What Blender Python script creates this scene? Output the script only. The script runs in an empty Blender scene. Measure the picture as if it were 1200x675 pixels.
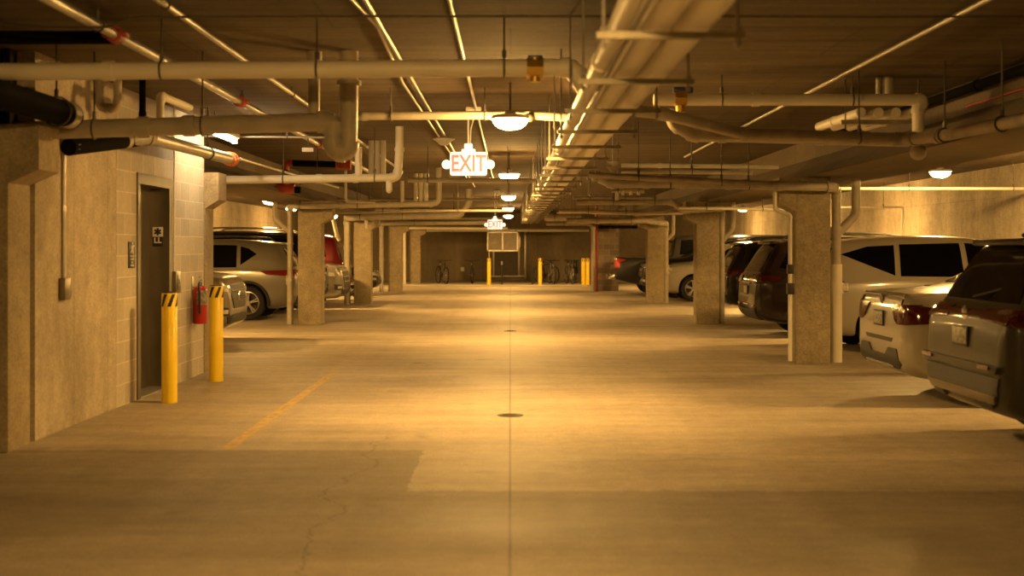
import bpy, bmesh, math, random
from mathutils import Vector, Matrix
from mathutils.bvhtree import BVHTree

random.seed(11)
sc = bpy.context.scene
COL = sc.collection
PI = math.pi
FPX, VX, HY, CH = 1450.0, 598.0, 290.0, 1.5      # focal length in pixels, principal point, eye height
CEIL = 3.02
ORD = ['first', 'second', 'third', 'fourth', 'fifth', 'sixth', 'seventh', 'eighth', 'ninth', 'tenth', 'eleventh', 'twelfth',
       'thirteenth', 'fourteenth', 'fifteenth', 'sixteenth', 'seventeenth', 'eighteenth', 'nineteenth', 'twentieth',
       'twenty-first', 'twenty-second', 'twenty-third', 'twenty-fourth', 'twenty-fifth', 'twenty-sixth', 'twenty-seventh',
       'twenty-eighth', 'twenty-ninth', 'thirtieth']


def P(px, py, d):
    return Vector(((px - VX) * d / FPX, d, CH + (HY - py) * d / FPX))


# ------------------------------------------------------------------ materials
def new_mat(name):
    m = bpy.data.materials.new(name)
    m.use_nodes = True
    nt = m.node_tree
    return m, nt, nt.nodes['Principled BSDF']


def N(nt, typ, **kw):
    n = nt.nodes.new(typ)
    for k, v in kw.items():
        setattr(n, k, v)
    return n


def mth(nt, op, a, b=None, clamp=False):
    n = N(nt, 'ShaderNodeMath', operation=op)
    n.use_clamp = clamp
    for i, v in enumerate((a, b)):
        if v is None:
            continue
        if isinstance(v, (int, float)):
            n.inputs[i].default_value = v
        else:
            nt.links.new(v, n.inputs[i])
    return n.outputs[0]


def mixc(nt, fac, a, b, mode='MIX'):
    n = N(nt, 'ShaderNodeMix', data_type='RGBA', blend_type=mode)
    for sock, v in ((n.inputs[0], fac), (n.inputs[6], a), (n.inputs[7], b)):
        if isinstance(v, (int, float)):
            sock.default_value = v
        elif isinstance(v, tuple):
            sock.default_value = (*v, 1) if len(v) == 3 else v
        else:
            nt.links.new(v, sock)
    return n.outputs[2]


def noise(nt, vec, scale, detail=4, rough=.55, dist=0):
    n = N(nt, 'ShaderNodeTexNoise')
    n.inputs['Scale'].default_value = scale
    n.inputs['Detail'].default_value = detail
    n.inputs['Roughness'].default_value = rough
    n.inputs['Distortion'].default_value = dist
    if vec is not None:
        nt.links.new(vec, n.inputs['Vector'])
    return n.outputs['Fac']


def mapr(nt, v, a, b, c, d):
    n = N(nt, 'ShaderNodeMapRange')
    nt.links.new(v, n.inputs[0])
    for i, x in enumerate((a, b, c, d)):
        n.inputs[i + 1].default_value = x
    return n.outputs[0]


def scaled(nt, vec, s):
    n = N(nt, 'ShaderNodeVectorMath', operation='MULTIPLY')
    nt.links.new(vec, n.inputs[0])
    n.inputs[1].default_value = s
    return n.outputs[0]


def mat(name, color, rough=.5, metal=0.0, var=.12, scale=9.0, coat=0.0, emit=None, strength=0.0, spec=None, bump=0.0):
    m, nt, b = new_mat(name)
    b.inputs['Roughness'].default_value = rough
    b.inputs['Metallic'].default_value = metal
    if spec is not None:
        b.inputs['Specular IOR Level'].default_value = spec
    if coat:
        b.inputs['Coat Weight'].default_value = coat
        b.inputs['Coat Roughness'].default_value = .06
    if var:
        tc = N(nt, 'ShaderNodeTexCoord')
        f = noise(nt, tc.outputs['Object'], scale)
        f2 = mapr(nt, f, .3, .7, 1 - var, 1 + var)
        c = N(nt, 'ShaderNodeCombineColor')
        for i in range(3):
            nt.links.new(f2, c.inputs[i])
        col = mixc(nt, 1.0, color, c.outputs[0], 'MULTIPLY')
        nt.links.new(col, b.inputs['Base Color'])
        if bump:
            bp = N(nt, 'ShaderNodeBump')
            bp.inputs['Strength'].default_value = bump
            bp.inputs['Distance'].default_value = .01
            nt.links.new(f, bp.inputs['Height'])
            nt.links.new(bp.outputs[0], b.inputs['Normal'])
    else:
        b.inputs['Base Color'].default_value = (*color, 1)
    if emit:
        b.inputs['Emission Color'].default_value = (*emit, 1)
        b.inputs['Emission Strength'].default_value = strength
    return m


def grey(nt, v):
    c = N(nt, 'ShaderNodeCombineColor')
    for i in range(3):
        nt.links.new(v, c.inputs[i])
    return c.outputs[0]


def concrete(name, base, blotch=.18, speck=.12, stretch=(1, 1, 1), forms=None, rough=.85, bscale=.9):
    m, nt, b = new_mat(name)
    g = N(nt, 'ShaderNodeNewGeometry')
    pos = g.outputs['Position']
    v1 = noise(nt, scaled(nt, pos, stretch), bscale, 6, .6)
    v2 = noise(nt, pos, 38, 3, .7)
    v3 = noise(nt, pos, 7, 5, .65)
    f = mth(nt, 'MULTIPLY', mapr(nt, v1, .3, .7, 1 - blotch, 1 + blotch), mapr(nt, v2, .3, .7, 1 - speck, 1 + speck))
    f = mth(nt, 'MULTIPLY', f, mapr(nt, v3, .3, .7, 1 - speck * .8, 1 + speck * .8))
    # bug holes
    vo = N(nt, 'ShaderNodeTexVoronoi')
    vo.inputs['Scale'].default_value = 16
    nt.links.new(pos, vo.inputs['Vector'])
    hole = mth(nt, 'LESS_THAN', vo.outputs['Distance'], .09)
    f = mth(nt, 'MULTIPLY', f, mapr(nt, hole, 0, 1, 1, .72))
    if forms:                                         # (axis vector picks, panel width, panel height, darkness)
        sx = N(nt, 'ShaderNodeSeparateXYZ')
        nt.links.new(pos, sx.inputs[0])
        cb = N(nt, 'ShaderNodeCombineXYZ')
        nt.links.new(sx.outputs[forms[0]], cb.inputs[0])
        nt.links.new(sx.outputs[forms[1]], cb.inputs[1])
        br = N(nt, 'ShaderNodeTexBrick')
        br.offset = forms[5] if len(forms) > 5 else 0.0
        br.inputs['Scale'].default_value = 1
        br.inputs['Brick Width'].default_value = forms[2]
        br.inputs['Row Height'].default_value = forms[3]
        br.inputs['Mortar Size'].default_value = .008
        br.inputs['Color1'].default_value = (1, 1, 1, 1)
        br.inputs['Color2'].default_value = (.86, .86, .86, 1)
        br.inputs['Mortar'].default_value = (forms[4], forms[4], forms[4], 1)
        nt.links.new(cb.outputs[0], br.inputs['Vector'])
        col = mixc(nt, 1.0, mixc(nt, 1.0, base, grey(nt, f), 'MULTIPLY'), br.outputs['Color'], 'MULTIPLY')
    else:
        col = mixc(nt, 1.0, base, grey(nt, f), 'MULTIPLY')
    nt.links.new(col, b.inputs['Base Color'])
    b.inputs['Roughness'].default_value = rough
    bp = N(nt, 'ShaderNodeBump')
    bp.inputs['Strength'].default_value = .35
    bp.inputs['Distance'].default_value = .01
    nt.links.new(v3, bp.inputs['Height'])
    nt.links.new(bp.outputs[0], b.inputs['Normal'])
    return m


def floor_material():
    m, nt, b = new_mat('floor_concrete')
    g = N(nt, 'ShaderNodeNewGeometry')
    pos = g.outputs['Position']
    sx = N(nt, 'ShaderNodeSeparateXYZ')
    nt.links.new(pos, sx.inputs[0])
    X, Y = sx.outputs[0], sx.outputs[1]
    v1 = noise(nt, scaled(nt, pos, (.5, .9, 1)), .7, 6, .62)
    v2 = noise(nt, pos, 55, 3, .7)
    v3 = noise(nt, scaled(nt, pos, (.6, 3.2, 1)), 1.0, 5, .6)
    v4 = noise(nt, pos, 9, 5, .7)
    v5 = noise(nt, scaled(nt, pos, (5.0, .22, 1)), 1.0, 3, .55)       # tyre streaks along the aisle
    f = mth(nt, 'MULTIPLY', mapr(nt, v1, .3, .7, .76, 1.20), mapr(nt, v2, .3, .7, .78, 1.20))
    f = mth(nt, 'MULTIPLY', f, mapr(nt, v3, .3, .7, .82, 1.16))
    f = mth(nt, 'MULTIPLY', f, mapr(nt, v4, .3, .7, .86, 1.12))
    f = mth(nt, 'MULTIPLY', f, mapr(nt, v5, .3, .7, .95, 1.05))

    def rng(v, a, b_):
        return mth(nt, 'MULTIPLY', mth(nt, 'GREATER_THAN', v, a), mth(nt, 'LESS_THAN', v, b_))

    def line(v, target, w):
        d = mth(nt, 'ABSOLUTE', mth(nt, 'SUBTRACT', v, target))
        return mth(nt, 'LESS_THAN', d, w)
    # centre joint
    dark = line(X, -.002, .007)
    # transverse slab joints near the column lines
    for yy in (24.4, 33.0, 41.8):
        dark = mth(nt, 'MAXIMUM', dark, line(Y, yy, .008))
    # wandering cracks
    nx = noise(nt, scaled(nt, pos, (0, 1.1, 0)), 1.0, 5, .6)
    c1 = line(X, mth(nt, 'ADD', mth(nt, 'MULTIPLY', nx, .9), -1.48), .007)
    c1 = mth(nt, 'MULTIPLY', c1, rng(Y, 4.5, 9.8))
    ny = noise(nt, scaled(nt, pos, (1.0, 0, 0)), 1.1, 5, .6)
    c2 = line(Y, mth(nt, 'ADD', mth(nt, 'MULTIPLY', ny, .8), 8.3), .010)
    c2 = mth(nt, 'MULTIPLY', c2, mth(nt, 'GREATER_THAN', X, .02))
    ny2 = noise(nt, scaled(nt, pos, (.7, 0, 0)), 1.7, 5, .6)
    c3 = line(Y, mth(nt, 'ADD', mth(nt, 'MULTIPLY', ny2, 1.4), 11.0), .012)
    c3 = mth(nt, 'MULTIPLY', c3, rng(X, .3, 5.0))
    crack = mth(nt, 'MAXIMUM', c1, mth(nt, 'MAXIMUM', c2, c3))
    dark = mth(nt, 'MAXIMUM', dark, mth(nt, 'MULTIPLY', crack, .7))
    # darker area with a straight stepped edge across the front of the floor
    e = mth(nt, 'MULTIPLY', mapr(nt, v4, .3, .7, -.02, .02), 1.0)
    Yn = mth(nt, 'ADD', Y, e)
    front_area = mth(nt, 'MULTIPLY', mth(nt, 'LESS_THAN', Yn, 9.15), mth(nt, 'LESS_THAN', mth(nt, 'ADD', X, e), -.64))
    front_area = mth(nt, 'MAXIMUM', front_area, mth(nt, 'LESS_THAN', Yn, 7.62))
    f = mth(nt, 'MULTIPLY', f, mapr(nt, front_area, 0, 1, 1, FRONT_TONE))
    f = mth(nt, 'MULTIPLY', f, mapr(nt, dark, 0, 1, 1, .5))
    # oil spots under the stalls
    sp = noise(nt, pos, 1.9, 2, .5)
    f = mth(nt, 'MULTIPLY', f, mapr(nt, sp, .66, .78, 1, .7))
    col = mixc(nt, 1.0, FLOORC, grey(nt, f), 'MULTIPLY')
    nt.links.new(col, b.inputs['Base Color'])
    nt.links.new(mapr(nt, v1, .3, .7, .55, .75), b.inputs['Roughness'])
    b.inputs['Specular IOR Level'].default_value = .35
    bp = N(nt, 'ShaderNodeBump')
    bp.inputs['Strength'].default_value = .25
    bp.inputs['Distance'].default_value = .006
    nt.links.new(v4, bp.inputs['Height'])
    nt.links.new(bp.outputs[0], b.inputs['Normal'])
    return m


def block_material(name, base, mortar, ax=1, blend=.82):
    m, nt, b = new_mat(name)
    g = N(nt, 'ShaderNodeNewGeometry')
    pos = g.outputs['Position']
    sx = N(nt, 'ShaderNodeSeparateXYZ')
    nt.links.new(pos, sx.inputs[0])
    cb = N(nt, 'ShaderNodeCombineXYZ')
    nt.links.new(sx.outputs[ax], cb.inputs[0])
    nt.links.new(sx.outputs[2], cb.inputs[1])
    br = N(nt, 'ShaderNodeTexBrick')
    br.offset = .5
    br.inputs['Scale'].default_value = 1
    br.inputs['Brick Width'].default_value = .4
    br.inputs['Row Height'].default_value = .203
    br.inputs['Mortar Size'].default_value = .006
    br.inputs['Bias'].default_value = 0
    br.inputs['Color1'].default_value = (*base, 1)
    br.inputs['Color2'].default_value = (*[c * blend for c in base], 1)
    br.inputs['Mortar'].default_value = (*mortar, 1)
    nt.links.new(cb.outputs[0], br.inputs['Vector'])
    v = noise(nt, pos, 30, 4, .7)
    v1 = noise(nt, pos, 1.2, 5, .6)
    f = mth(nt, 'MULTIPLY', mapr(nt, v, .3, .7, .9, 1.1), mapr(nt, v1, .3, .7, .88, 1.12))
    nt.links.new(mixc(nt, 1.0, br.outputs['Color'], grey(nt, f), 'MULTIPLY'), b.inputs['Base Color'])
    b.inputs['Roughness'].default_value = .85
    bp = N(nt, 'ShaderNodeBump')
    bp.inputs['Strength'].default_value = .5
    bp.inputs['Distance'].default_value = .01
    nt.links.new(mth(nt, 'ADD', mth(nt, 'MULTIPLY', v, .3), mth(nt, 'MULTIPLY', br.outputs['Fac'], -.6)), bp.inputs['Height'])
    nt.links.new(bp.outputs[0], b.inputs['Normal'])
    return m


FLOORC = (.40, .335, .25)
FRONT_TONE = .66  # tone factor of the darker stepped area in the front floor
M = {}
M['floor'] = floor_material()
M['pad'] = concrete('bike_pad_concrete', (.55, .48, .38), .1)
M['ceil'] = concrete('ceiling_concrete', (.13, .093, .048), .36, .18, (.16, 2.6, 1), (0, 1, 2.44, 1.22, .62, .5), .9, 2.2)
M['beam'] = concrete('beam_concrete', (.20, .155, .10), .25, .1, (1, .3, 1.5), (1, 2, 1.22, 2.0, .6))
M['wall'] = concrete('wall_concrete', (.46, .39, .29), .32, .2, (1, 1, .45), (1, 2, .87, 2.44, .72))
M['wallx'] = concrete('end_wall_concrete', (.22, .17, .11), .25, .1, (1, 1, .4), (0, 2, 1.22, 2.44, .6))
M['column'] = concrete('column_concrete', (.31, .25, .16), .2, .25)
M['block'] = block_material('wall_block', (.50, .44, .35), (.62, .56, .47))
M['blockx'] = block_material('pier_block', (.34, .27, .2), (.4, .33, .26), 0, .6)
M['white_pipe'] = mat('white_pipe_plastic', (.72, .66, .54), .45, 0, .06, 3)
M['jacket'] = mat('white_pipe_jacket', (.78, .71, .58), .5, 0, .03, 2.5)
M['drain_pipe'] = mat('grey_drain_pipe', (.42, .37, .29), .5, 0, .15, 6)
M['old_pipe'] = mat('tan_iron_pipe', (.33, .28, .21), .55, .1, .2, 7)
M['black_pipe'] = mat('black_pipe', (.006, .005, .004), .85, 0, .25, 8, spec=.06)
M['galv'] = mat('galvanised_steel', (.48, .45, .40), .38, .75, .15, 20)
M['conduit'] = mat('conduit_steel', (.55, .51, .44), .35, .6, .1, 15)
M['rod'] = mat('hanger_steel', (.09, .075, .055), .5, .5, .2, 20)
M['strut'] = mat('strut_steel', (.30, .27, .21), .5, .5, .2, 12)
M['red_fit'] = mat('red_painted_iron', (.36, .05, .025), .5, 0, .2, 12)
M['orange_fit'] = mat('orange_painted_iron', (.55, .14, .04), .5, 0, .2, 12)
M['brass'] = mat('valve_brass', (.55, .36, .08), .35, .8, .1, 9)
M['blue'] = mat('blue_handle', (.03, .05, .16), .4, 0, .1, 9)
M['yellow'] = mat('bollard_yellow', (.86, .60, .015), .38, 0, .05, 4, .25)
M['black_tape'] = mat('black_tape', (.012, .011, .01), .5, 0, .1, 9)
M['stainless'] = mat('brushed_stainless', (.20, .18, .145), .36, .85, .10, 3)
M['stain_dark'] = mat('dark_stainless', (.22, .19, .15), .36, .85, .10, 3)
M['paint_white'] = mat('white_enamel', (.75, .72, .66), .4, 0, .03, 5)
M['sign_black'] = mat('sign_black', (.018, .016, .014), .45, 0, .05, 5)
M['sign_white'] = mat('sign_white', (.78, .76, .72), .45, 0, .02, 5)
M['exit_white'] = mat('exit_sign_glow', (.8, .78, .72), .4, 0, 0, emit=(1, .92, .76), strength=1.05)
M['exit_red'] = mat('exit_letter_red', (.35, .06, .05), .4, 0, 0, emit=(1, .36, .26), strength=.62)
M['ext_red'] = mat('extinguisher_red', (.42, .012, .012), .3, 0, .05, 6, .5)
M['lamp'] = mat('lamp_lens_glow', (.9, .85, .7), .3, 0, 0, emit=(1, .56, .15), strength=790)
M['lamp_front'] = mat('front_lamp_glow', (.9, .85, .7), .3, 0, 0, emit=(1, .56, .15), strength=1080)
M['lamp_side'] = mat('stall_lamp_glow', (.9, .85, .7), .3, 0, 0, emit=(1, .56, .15), strength=1250)
M['tube'] = mat('fluorescent_glow', (.9, .9, .85), .3, 0, 0, emit=(1, .72, .38), strength=100)
M['line'] = mat('faded_yellow_paint', (.50, .36, .15), .7, 0, .3, 14)
M['iron'] = mat('cast_iron', (.06, .05, .04), .6, .6, .2, 30)
M['rubber'] = mat('tyre_rubber', (.012, .011, .010), .8, 0, .15, 20)
M['plastic'] = mat('black_trim_plastic', (.02, .018, .016), .55, 0, .15, 20)
M['glass'] = mat('dark_tinted_glass', (.003, .003, .003), .06, 0, 0, spec=.22)
M['rim'] = mat('alloy_rim', (.55, .53, .50), .3, .85, .05, 10)
M['rim_dark'] = mat('dark_alloy_rim', (.12, .11, .10), .3, .85, .05, 10)
M['chrome'] = mat('chrome', (.75, .73, .70), .12, 1.0, .02, 5)
M['tail'] = mat('red_tail_lens', (.17, .006, .006), .12, 0, .05, 30, .8)
M['tail_dark'] = mat('dark_red_tail_lens', (.055, .004, .004), .1, 0, .05, 30, .8)
M['tail_bright'] = mat('bright_red_tail_lens', (.5, .03, .02), .15, 0, .05, 30, .8)  # brighter red lens colour for the pickup
M['lens'] = mat('clear_lamp_lens', (.55, .53, .5), .08, .3, .1, 30, .8)
M['plate'] = mat('license_plate_face', (.24, .215, .16), .4, 0, .8, 30)
M['arch'] = mat('wheel_well_black', (.010, .009, .008), .9, 0, .1, 9)


def paint(name, c, metal=.35, rough=.32, coat=.8, spec=None):
    return mat(name, c, rough, metal, .03, 3, coat, spec=spec)


# ------------------------------------------------------------------ mesh helpers
def wloc(o):
    v = Vector((0, 0, 0))
    while o is not None:
        v += o.location
        o = o.parent
    return v


class MB:
    """Collects shapes (world coordinates) and links them as one mesh object."""

    def __init__(self):
        self.bm = bmesh.new()

    def box(self, lo, hi, bev=0.0, mi=0):
        lo, hi = Vector(lo), Vector(hi)
        c, s = (lo + hi) / 2, hi - lo
        r = bmesh.ops.create_cube(self.bm, size=1, matrix=Matrix.Translation(c) @ Matrix.Diagonal((*s, 1)))
        vs = r['verts']
        fs = list({f for v in vs for f in v.link_faces})
        for f in fs:
            f.material_index = mi
        if bev:
            es = list({e for v in vs for e in v.link_edges})
            bmesh.ops.bevel(self.bm, geom=es, offset=bev, segments=2, affect='EDGES', profile=.5)
        return self

    def cyl(self, a, b, r, r2=None, seg=16, mi=0, caps=True):
        a, b = Vector(a), Vector(b)
        d = b - a
        q = d.to_track_quat('Z', 'Y').to_matrix().to_4x4()
        mt = Matrix.Translation((a + b) / 2) @ q
        res = bmesh.ops.create_cone(self.bm, cap_ends=caps, segments=seg, radius1=r, radius2=r if r2 is None else r2, depth=d.length, matrix=mt)
        for f in {f for v in res['verts'] for f in v.link_faces}:
            f.material_index = mi
        return self

    def ball(self, c, r, sx=1, sy=1, sz=1, seg=12):
        bmesh.ops.create_uvsphere(self.bm, u_segments=seg, v_segments=max(6, seg // 2), radius=r,
                                  matrix=Matrix.Translation(Vector(c)) @ Matrix.Diagonal((sx, sy, sz, 1)))
        return self

    def tube(self, pts, r, seg=12, caps=True):
        pts = [Vector(p) for p in pts]
        n = len(pts)
        rs = r if isinstance(r, (list, tuple)) else [r] * n
        tang = []
        for i in range(n):
            t = (pts[min(i + 1, n - 1)] - pts[max(i - 1, 0)])
            tang.append(t.normalized())
        up = Vector((0, 0, 1)) if abs(tang[0].z) < .9 else Vector((1, 0, 0))
        nrm = (up - tang[0] * up.dot(tang[0])).normalized()
        rings = []
        for i in range(n):
            nrm = (nrm - tang[i] * nrm.dot(tang[i]))
            nrm.normalize()
            bi = tang[i].cross(nrm)
            rings.append([self.bm.verts.new(pts[i] + (nrm * math.cos(2 * PI * k / seg) + bi * math.sin(2 * PI * k / seg)) * rs[i]) for k in range(seg)])
        for i in range(n - 1):
            for k in range(seg):
                self.bm.faces.new((rings[i][k], rings[i][(k + 1) % seg], rings[i + 1][(k + 1) % seg], rings[i + 1][k]))
        if caps:
            self.bm.faces.new(rings[0][::-1])
            self.bm.faces.new(rings[-1])
        return self

    def lathe(self, prof, origin=(0, 0, 0), axis='Z', seg=24, closed=False):
        """prof: list of (radius, height) along the axis."""
        o = Vector(origin)
        rings = []
        for (r, h) in prof:
            ring = []
            for k in range(seg):
                a = 2 * PI * k / seg
                c, s = r * math.cos(a), r * math.sin(a)
                v = {'Z': (c, s, h), 'Y': (c, h, s), 'X': (h, c, s)}[axis]
                ring.append(self.bm.verts.new(o + Vector(v)))
            rings.append(ring)
        m = len(rings)
        for i in range(m if closed else m - 1):
            A, B = rings[i], rings[(i + 1) % m]
            for k in range(seg):
                try:
                    self.bm.faces.new((A[k], A[(k + 1) % seg], B[(k + 1) % seg], B[k]))
                except ValueError:
                    pass
        if not closed:
            for ring in (rings[0], rings[-1]):
                if (ring[0].co - ring[seg // 2].co).length > 1e-5:
                    self.bm.faces.new(ring)
        return self

    def prism(self, poly, a, b, plane='XZ'):
        """extrude a 2D polygon between a and b along the remaining axis."""
        def v3(p, t):
            return {'XZ': (p[0], t, p[1]), 'YZ': (t, p[0], p[1]), 'XY': (p[0], p[1], t)}[plane]
        A = [self.bm.verts.new(v3(p, a)) for p in poly]
        B = [self.bm.verts.new(v3(p, b)) for p in poly]
        self.bm.faces.new(A)
        self.bm.faces.new(B[::-1])
        n = len(poly)
        for i in range(n):
            self.bm.faces.new((A[i], B[i], B[(i + 1) % n], A[(i + 1) % n]))
        return self

    def build(self, name, m, parent=None, angle=38, local=False):
        me = bpy.data.meshes.new(name)
        bmesh.ops.remove_doubles(self.bm, verts=self.bm.verts, dist=1e-6)
        bmesh.ops.recalc_face_normals(self.bm, faces=self.bm.faces)
        if parent is not None and not local:
            w = wloc(parent)
            bmesh.ops.translate(self.bm, verts=self.bm.verts, vec=-w)
        self.bm.to_mesh(me)
        self.bm.free()
        for mm in (m if isinstance(m, (list, tuple)) else [m]):
            me.materials.append(mm)
        for p in me.polygons:
            p.use_smooth = True
        me.set_sharp_from_angle(angle=math.radians(angle))
        o = bpy.data.objects.new(name, me)
        COL.objects.link(o)
        o.parent = parent
        return o


def tag(o, label, cat, group=None):
    o['label'] = label
    o['category'] = cat
    if group:
        o['group'] = group
    return o


def thing(name, label, cat, loc=(0, 0, 0), rot=0, group=None):
    o = bpy.data.objects.new(name, None)
    o.empty_display_size = .2
    COL.objects.link(o)
    o.location = loc
    o.rotation_euler = (0, 0, rot)
    return tag(o, label, cat, group)


def struct(name, mb, m, angle=30):
    o = mb.build(name, m, None, angle)
    o['kind'] = 'structure'
    return o


def copy_tree(o, parent=None):
    c = o.copy()
    COL.objects.link(c)
    if parent is not None:
        c.parent = parent
    for ch in list(o.children):
        copy_tree(ch, c)
    return c


def text_mesh(name, body, size, m, parent, mtx, depth=.004, align='CENTER', sx=1.0, bold=0.0):
    cu = bpy.data.curves.new(name, 'FONT')
    cu.body = body
    cu.size = size
    cu.extrude = depth / 2
    cu.align_x = align
    cu.align_y = 'CENTER'
    cu.offset = bold
    tmp = bpy.data.objects.new(name + '_tmp', cu)
    COL.objects.link(tmp)
    bpy.context.view_layer.update()
    dg = bpy.context.evaluated_depsgraph_get()
    me = bpy.data.meshes.new_from_object(tmp.evaluated_get(dg))
    COL.objects.unlink(tmp)
    bpy.data.objects.remove(tmp)
    me.transform(mtx @ Matrix.Diagonal((sx, 1, 1, 1)))
    me.name = name
    me.materials.clear()
    me.materials.append(m)
    o = bpy.data.objects.new(name, me)
    COL.objects.link(o)
    if parent is not None:
        o.parent = parent
    return o


# basis for text: facing the camera (towards -Y), and facing the aisle from the left wall (towards +X)
FACE_CAM = Matrix(((1, 0, 0, 0), (0, 0, -1, 0), (0, 1, 0, 0), (0, 0, 0, 1)))
FACE_PX = Matrix(((0, 0, 1, 0), (1, 0, 0, 0), (0, 1, 0, 0), (0, 0, 0, 1)))


# ------------------------------------------------------------------ the setting
WL, WR = -9.2, 9.2
Y0, Y1 = -7.0, 54.6
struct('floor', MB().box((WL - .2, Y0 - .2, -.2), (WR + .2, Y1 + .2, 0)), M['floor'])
struct('floor', MB().box((-4.4, 48.0, 0), (3.0, Y1, .03), .006), M['pad'])
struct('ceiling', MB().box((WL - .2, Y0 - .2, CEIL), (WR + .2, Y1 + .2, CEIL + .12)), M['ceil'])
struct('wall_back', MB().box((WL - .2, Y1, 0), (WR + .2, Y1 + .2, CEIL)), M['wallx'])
struct('wall_right', MB().box((WR, Y0, 0), (WR + .2, Y1, CEIL)), M['wall'])
struct('wall_left', MB().box((WL - .2, Y0, 0), (WL, Y1, CEIL)), M['wall'])
struct('wall_front', MB().box((WL - .2, Y0 - .2, 0), (WR + .2, Y0, CEIL)), M['wallx'])

AX = 3.66                                             # aisle face of the columns
BEAM = [(4.22, CEIL), (4.22, 2.74), (3.76, 2.40), (4.82, 2.40), (4.82, CEIL)]
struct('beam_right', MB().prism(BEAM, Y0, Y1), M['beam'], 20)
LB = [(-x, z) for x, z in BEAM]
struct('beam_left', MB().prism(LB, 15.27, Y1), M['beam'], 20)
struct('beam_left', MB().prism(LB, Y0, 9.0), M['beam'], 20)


def column(side, y, w=.45, d=.44, proj=.21, top=2.40):
    """square concrete column with a small corbel on its aisle side."""
    mb = MB()
    a, b = (AX, AX + w) if side > 0 else (-AX - w, -AX)
    mb.box((a, y, 0), (b, y + d, top), .012)
    o = struct('column', mb, M['column'])
    f = AX * side
    poly = [(f + side * .04, top), (f - side * proj, top), (f - side * proj, 2.07), (f, 1.97), (f + side * .04, 1.97)]
    c = MB().prism(poly, y + .004, y + d - .004).build('corbel', M['column'], o, 20)
    return o


for yy in (15.88, 24.3, 33.0):
    column(1, yy)
column(1, 50.4)
for yy in (23.95, 32.5, 41.7, 50.4):
    column(-1, yy)
column(1, 7.1)
column(-1, 9.02, .5, .42, .22)
column(-1, 14.84, .45, .42, .16)

# elevator core on the left: cast wall, then block wall round the door
XW = -3.68
struct('wall_left', MB().box((XW - .2, 9.58, 0), (XW, 11.55, CEIL)), M['wall'])
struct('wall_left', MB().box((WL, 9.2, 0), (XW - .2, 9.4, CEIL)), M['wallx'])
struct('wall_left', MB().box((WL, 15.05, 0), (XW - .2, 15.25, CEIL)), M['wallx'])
struct('wall_left', MB().box((XW - .2, 11.55, 0), (XW + .002, 12.18, CEIL)).box((XW - .2, 13.38, 0), (XW + .002, 14.86, CEIL))
       .box((XW - .2, 12.18, 2.22), (XW + .002, 13.38, CEIL)), M['block'])
# elevator door and its deep steel frame
fr = MB()
fr.box((XW - .2, 12.17, 0), (XW + .02, 12.26, 2.24), .003).box((XW - .2, 13.29, 0), (XW + .02, 13.40, 2.24), .003)
fr.box((XW - .2, 12.26, 2.13), (XW + .02, 13.29, 2.24), .003)
d1 = struct('door_1', fr, M['stainless'], 20)
MB().box((XW - .24, 12.22, .012), (XW - .215, 12.80, 2.16), .002).build('door_panel', M['stain_dark'], d1, 20)
MB().box((XW - .215, 12.78, .012), (XW - .195, 13.30, 2.16), .002).build('door_panel', M['stain_dark'], d1, 20)
MB().box((XW - .2, 12.26, 0), (XW + .01, 13.29, .01)).build('door_sill', M['galv'], d1)
MB().box((XW - .3, 12.16, 0), (XW - .245, 13.42, 2.24)).build('door_recess', M['arch'], d1)

# end wall: a framed recess behind the louvre unit, and the block pier on the right
dd = struct('door_2', MB().box((-.78, Y1 - .06, .26), (-.70, Y1, 2.3), .005).box((.34, Y1 - .06, .26), (.42, Y1, 2.3), .005)
            .box((-.70, Y1 - .06, 2.22), (.34, Y1, 2.3), .005), M['galv'])
MB().box((-.70, Y1 - .03, .26), (.34, Y1, 2.22)).build('door_panel', mat('brown_door_panel', (.10, .075, .05), .6), dd)
MB().box((-.9, Y1 - .16, .2), (.72, Y1, .26), .006).build('door_sill', M['galv'], dd)
struct('trim_1', MB().box((.62, Y1 - .05, .1), (.70, Y1, 2.3), .005), M['galv'])
struct('wall_right', MB().box((2.96, 42.5, 0), (3.72, 42.9, CEIL)), M['blockx'])
# reveal joint between the front left column and the cast wall
struct('trim_2', MB().box((XW - .19, 9.445, 0), (XW - .14, 9.579, CEIL)), M['arch'])


# ------------------------------------------------------------------ pipes
def fillet(pts, br):
    """round the corners of a polyline; returns the path and the arc of each corner."""
    pts = [Vector(p) for p in pts]
    out, arcs = [pts[0]], []
    for i in range(1, len(pts) - 1):
        a, b, c = pts[i - 1], pts[i], pts[i + 1]
        u, v = (a - b), (c - b)
        lu, lv = u.length, v.length
        u.normalize(); v.normalize()
        ang = u.angle(v)
        if ang > PI - .03:
            out.append(b)
            continue
        t = min(br / math.tan(ang / 2), lu * .48, lv * .48)
        p0, p1 = b + u * t, b + v * t
        arc = []
        for k in range(7):
            s = k / 6
            arc.append(p0 * (1 - s) ** 2 + b * 2 * s * (1 - s) + p1 * s ** 2)
        out += arc
        arcs.append(arc)
    out.append(pts[-1])
    return out, arcs


def at_dist(pts, s):
    pts = [Vector(p) for p in pts]
    for i in range(len(pts) - 1):
        l = (pts[i + 1] - pts[i]).length
        if s <= l or i == len(pts) - 2:
            d = (pts[i + 1] - pts[i]).normalized()
            return pts[i] + d * s, d
        s -= l


def ring(mb, c, d, ro, w, seg=16):
    mb.cyl(c - d * w / 2, c + d * w / 2, ro, seg=seg)


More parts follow.
